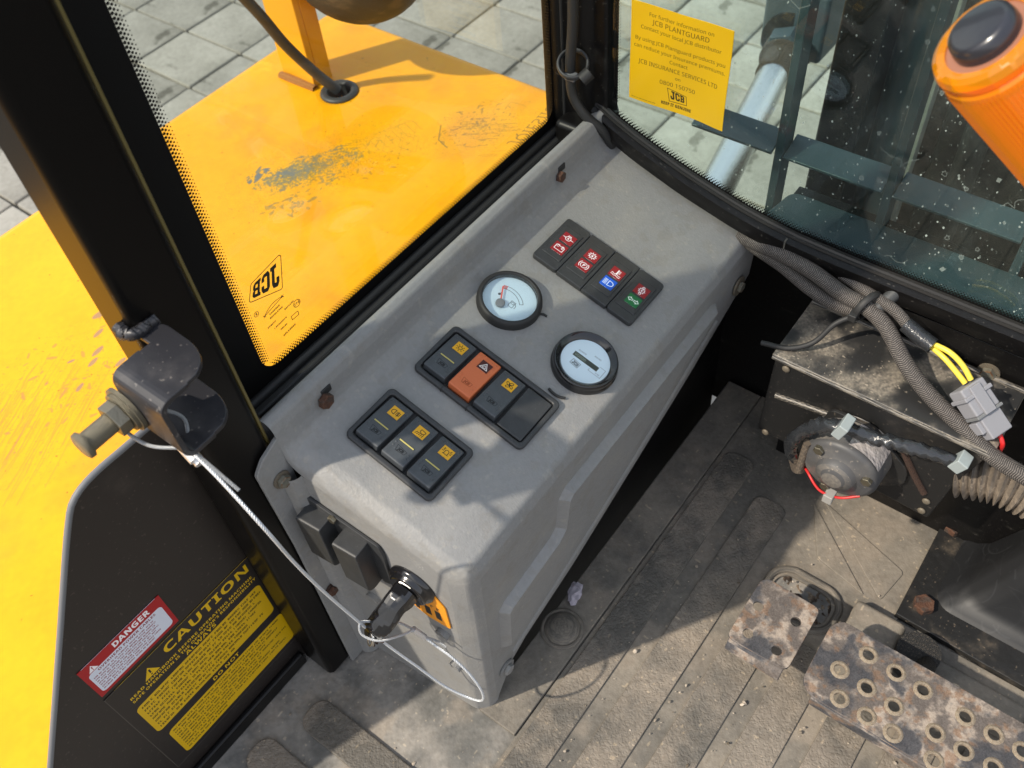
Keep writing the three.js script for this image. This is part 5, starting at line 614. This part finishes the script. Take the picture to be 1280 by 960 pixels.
  // corner cable
  single('corner_cable', tube([[0.448, 0.9, -0.181], [0.448, 0.60, -0.1815], [0.447, 0.52, -0.182], [0.446, 0.463, -0.186], [0.446, 0.437, -0.183], [0.449, 0.416, -0.170], [0.458, 0.398, -0.156], [0.468, 0.375, -0.150]], 0.0052, 90, 12), M.rubber, 'black cable running down the windscreen corner pillar', 'cable');
  const k = thing('corner_tie', 'grey cable tie strapping the cable to the corner pillar', 'cable tie', [0.446, 0.468, -0.186]);
  mesh('strap', new THREE.TorusGeometry(0.0145, 0.0018, 8, 40).scale(1, 1, 2.2).rotateX(Math.PI / 2).rotateZ(0.45).rotateX(0.35).translate(0.002, 0.004, 0.002), M.cable, k); mesh('head', rod([-0.004, -0.006, 0.016], [0.004, 0.0, 0.021], 0.0068), M.rubber, k); mesh('buckle', box(-0.007, 0.001, -0.010, -0.003, -0.003, 0.009, 0.001), M.rubberGrey, k);
}
// ---------------------------------------------------------------- guard, mast and ram beyond the windscreen
{
  const t = thing('window_guard', 'dark steel bar guard in front of the windscreen', 'guard', [0.56, 0.35, 0.1]);
  const bar = (x0, x1, y0, y1, z0, z1) => mesh('bar', box(x0, x1, y0, y1, z0, z1, 0.0012, 2), M.greySteel, t);
  const hb = (z0, z1) => { const g = box(-0.002, 0.002, -0.0155, 0.0155, z0, z1, 0.001, 2); g.rotateZ(-1.22).translate(0.0, 0.027, 0); return mesh('cross_bar', g, M.greySteel, t); };
  hb(-0.20, -0.106); hb(-0.093, 0.012); hb(0.023, 0.145); hb(0.155, 0.40);
  for (const z of [-0.0995, 0.0175, 0.150]) bar(-0.012, 0.012, -0.25, 0.75, z - 0.0045, z + 0.0045);
  const le = structure('outer_ledge', extrude(roundPoly([[0.498, 0.02], [0.549, 0.012], [0.549, -0.75], [0.498, -0.75]], 0.012), 0.006, 0.001).rotateX(-Math.PI / 2).scale(1, 1, 1).translate(0, 0.327, 0.035), M.greySteel);
  const ra = thing('hydraulic_ram', 'shiny chrome hydraulic ram rod beyond the windscreen', 'ram', [0.80, 0.10, -0.172]);
  mesh('rod', rod([-0.30, 0, 0.062], [0.262, 0.0, -0.054], 0.0255, 40), M.chrome, ra); mesh('gland', join([rod([0.255, 0, -0.0526], [0.300, 0.0, -0.062], 0.029, 32), rod([0.30, 0, -0.062], [0.335, 0.0, -0.069], 0.036, 32)]), M.soil, ra);
  const gn = mesh('gland_nut', hexBolt(0.034, 0.03, 0), M.greySteel, ra); gn.position.set(0.335, 0.01, -0.069); orient(gn, [0.2, 0, 1], [0, 1, 0]); mesh('barrel', rod([0.36, 0, -0.074], [1.2, 0.0, -0.25], 0.05, 36), M.mastBlack, ra);
  mesh('clevis', box(0.36, 0.48, -0.03, 0.09, -0.13, -0.02, 0.008, 3), M.greySteel, ra);
  const ms = (name, g, m, l, c) => single(name, g, m, l, c);
  ms('mast_channel', boxUV(box(0.80, 0.95, -0.88, 1.3, -0.050, 0.004, 0.003, 2)), M.mastBlack, 'upright black mast channel behind the window guard', 'mast');
  ms('lift_cylinder', rod([0.85, -0.88, 0.036], [0.85, 1.3, 0.036], 0.030, 40), M.greySteel, 'tall dark round lift cylinder beside the mast channel', 'cylinder');
  ms('mast_rail', box(0.79, 0.81, -0.88, 1.3, 0.0705, 0.0785, 0.001, 2), std({ color: rgb(0.34, 0.32, 0.29), roughness: 0.45 }), 'thin pale steel rail edge of the mast', 'rail');
  ms('mast_plate', boxUV(box(0.86, 0.90, -0.88, 1.3, 0.085, 0.36, 0.003, 2)), M.mastBlack, 'wide black dusty mast plate right of the pale rail', 'mast');
  ms('mast_hose', rod([0.82, -0.88, 0.135], [0.82, 1.3, 0.135], 0.016, 24), M.rubber, 'black hydraulic hose running up the wide mast plate', 'hose');
  ms('mast_rear_plate', boxUV(box(1.0, 1.03, -0.88, 1.3, -0.085, 0.9, 0.003, 2)), M.mastBrown, 'brown black rusty plate closing the mast from behind', 'mast');
  ms('chassis_beam', boxUV(box(0.62, 0.80, -0.4, -0.1, -0.03, 0.6, 0.01, 2)), M.mastBlack, 'low black chassis beam below the mast', 'beam');
}
// ---------------------------------------------------------------- orange lamp close to the lens
{
  const t = thing('amber_lamp', 'translucent orange ribbed lamp with dark round end cap in front of the windscreen', 'lamp', [0.232, 0.735, 0.214]);
  const ax = V(0.391, -0.719, 0.575).normalize(), q = new THREE.Quaternion().setFromUnitVectors(V(0, -1, 0), ax); t.quaternion.copy(q);
  const am = phy({ color: rgb(1.0, 0.40, 0.0), roughness: 0.22, transmission: 0.6, thickness: 0, clearcoat: 0.3 });
  const N = 150, prof = [[0.0205, 0.002], [0.0245, 0.003], [0.0272, 0.0015], [0.0285, -0.002], [0.0278, -0.0055], [0.0268, -0.007], [0.0285, -0.009], [0.0288, -0.013], [0.029, -0.2]], vv = [], tt = [];
  prof.forEach(([r, y], i) => { for (let j = 0; j < N; j++) { const a = j / N * 6.28318, R = r + (i >= 7 ? 0.0005 * (j % 2 ? 1 : -1) : 0); vv.push([Math.cos(a) * R, y, Math.sin(a) * R]); } }); for (let i = 0; i < prof.length - 1; i++) for (let j = 0; j < N; j++) { const a = i * N + j, b = i * N + (j + 1) % N; tt.push([a, b, b + N], [a, b + N, a + N]); }
  mesh('lens', creased(meshFrom(vv, tt), 0.8), am, t);
  mesh('reflector', new THREE.CylinderGeometry(0.024, 0.024, 0.19, 32).translate(0, -0.105, 0), std({ color: rgb(0.9, 0.38, 0.03), roughness: 0.6 }), t);
  mesh('end_cap', new THREE.LatheGeometry([[0, 0.0115], [0.012, 0.0112], [0.0155, 0.009], [0.0165, 0.004], [0.0165, -0.002]].map((p) => new THREE.Vector2(...p)), 40), phy({ color: rgb(0.02, 0.021, 0.028), roughness: 0.3, clearcoat: 0.4 }), t);
  mesh('recess', new THREE.CylinderGeometry(0.0215, 0.0215, 0.004, 40).translate(0, -0.001, 0), std({ color: rgb(0.30, 0.13, 0.08), roughness: 0.5 }), t);
}
scene.traverse((o) => { if (o.isMesh) { o.castShadow = true; o.receiveShadow = true; } });
renderer.render(scene, camera);
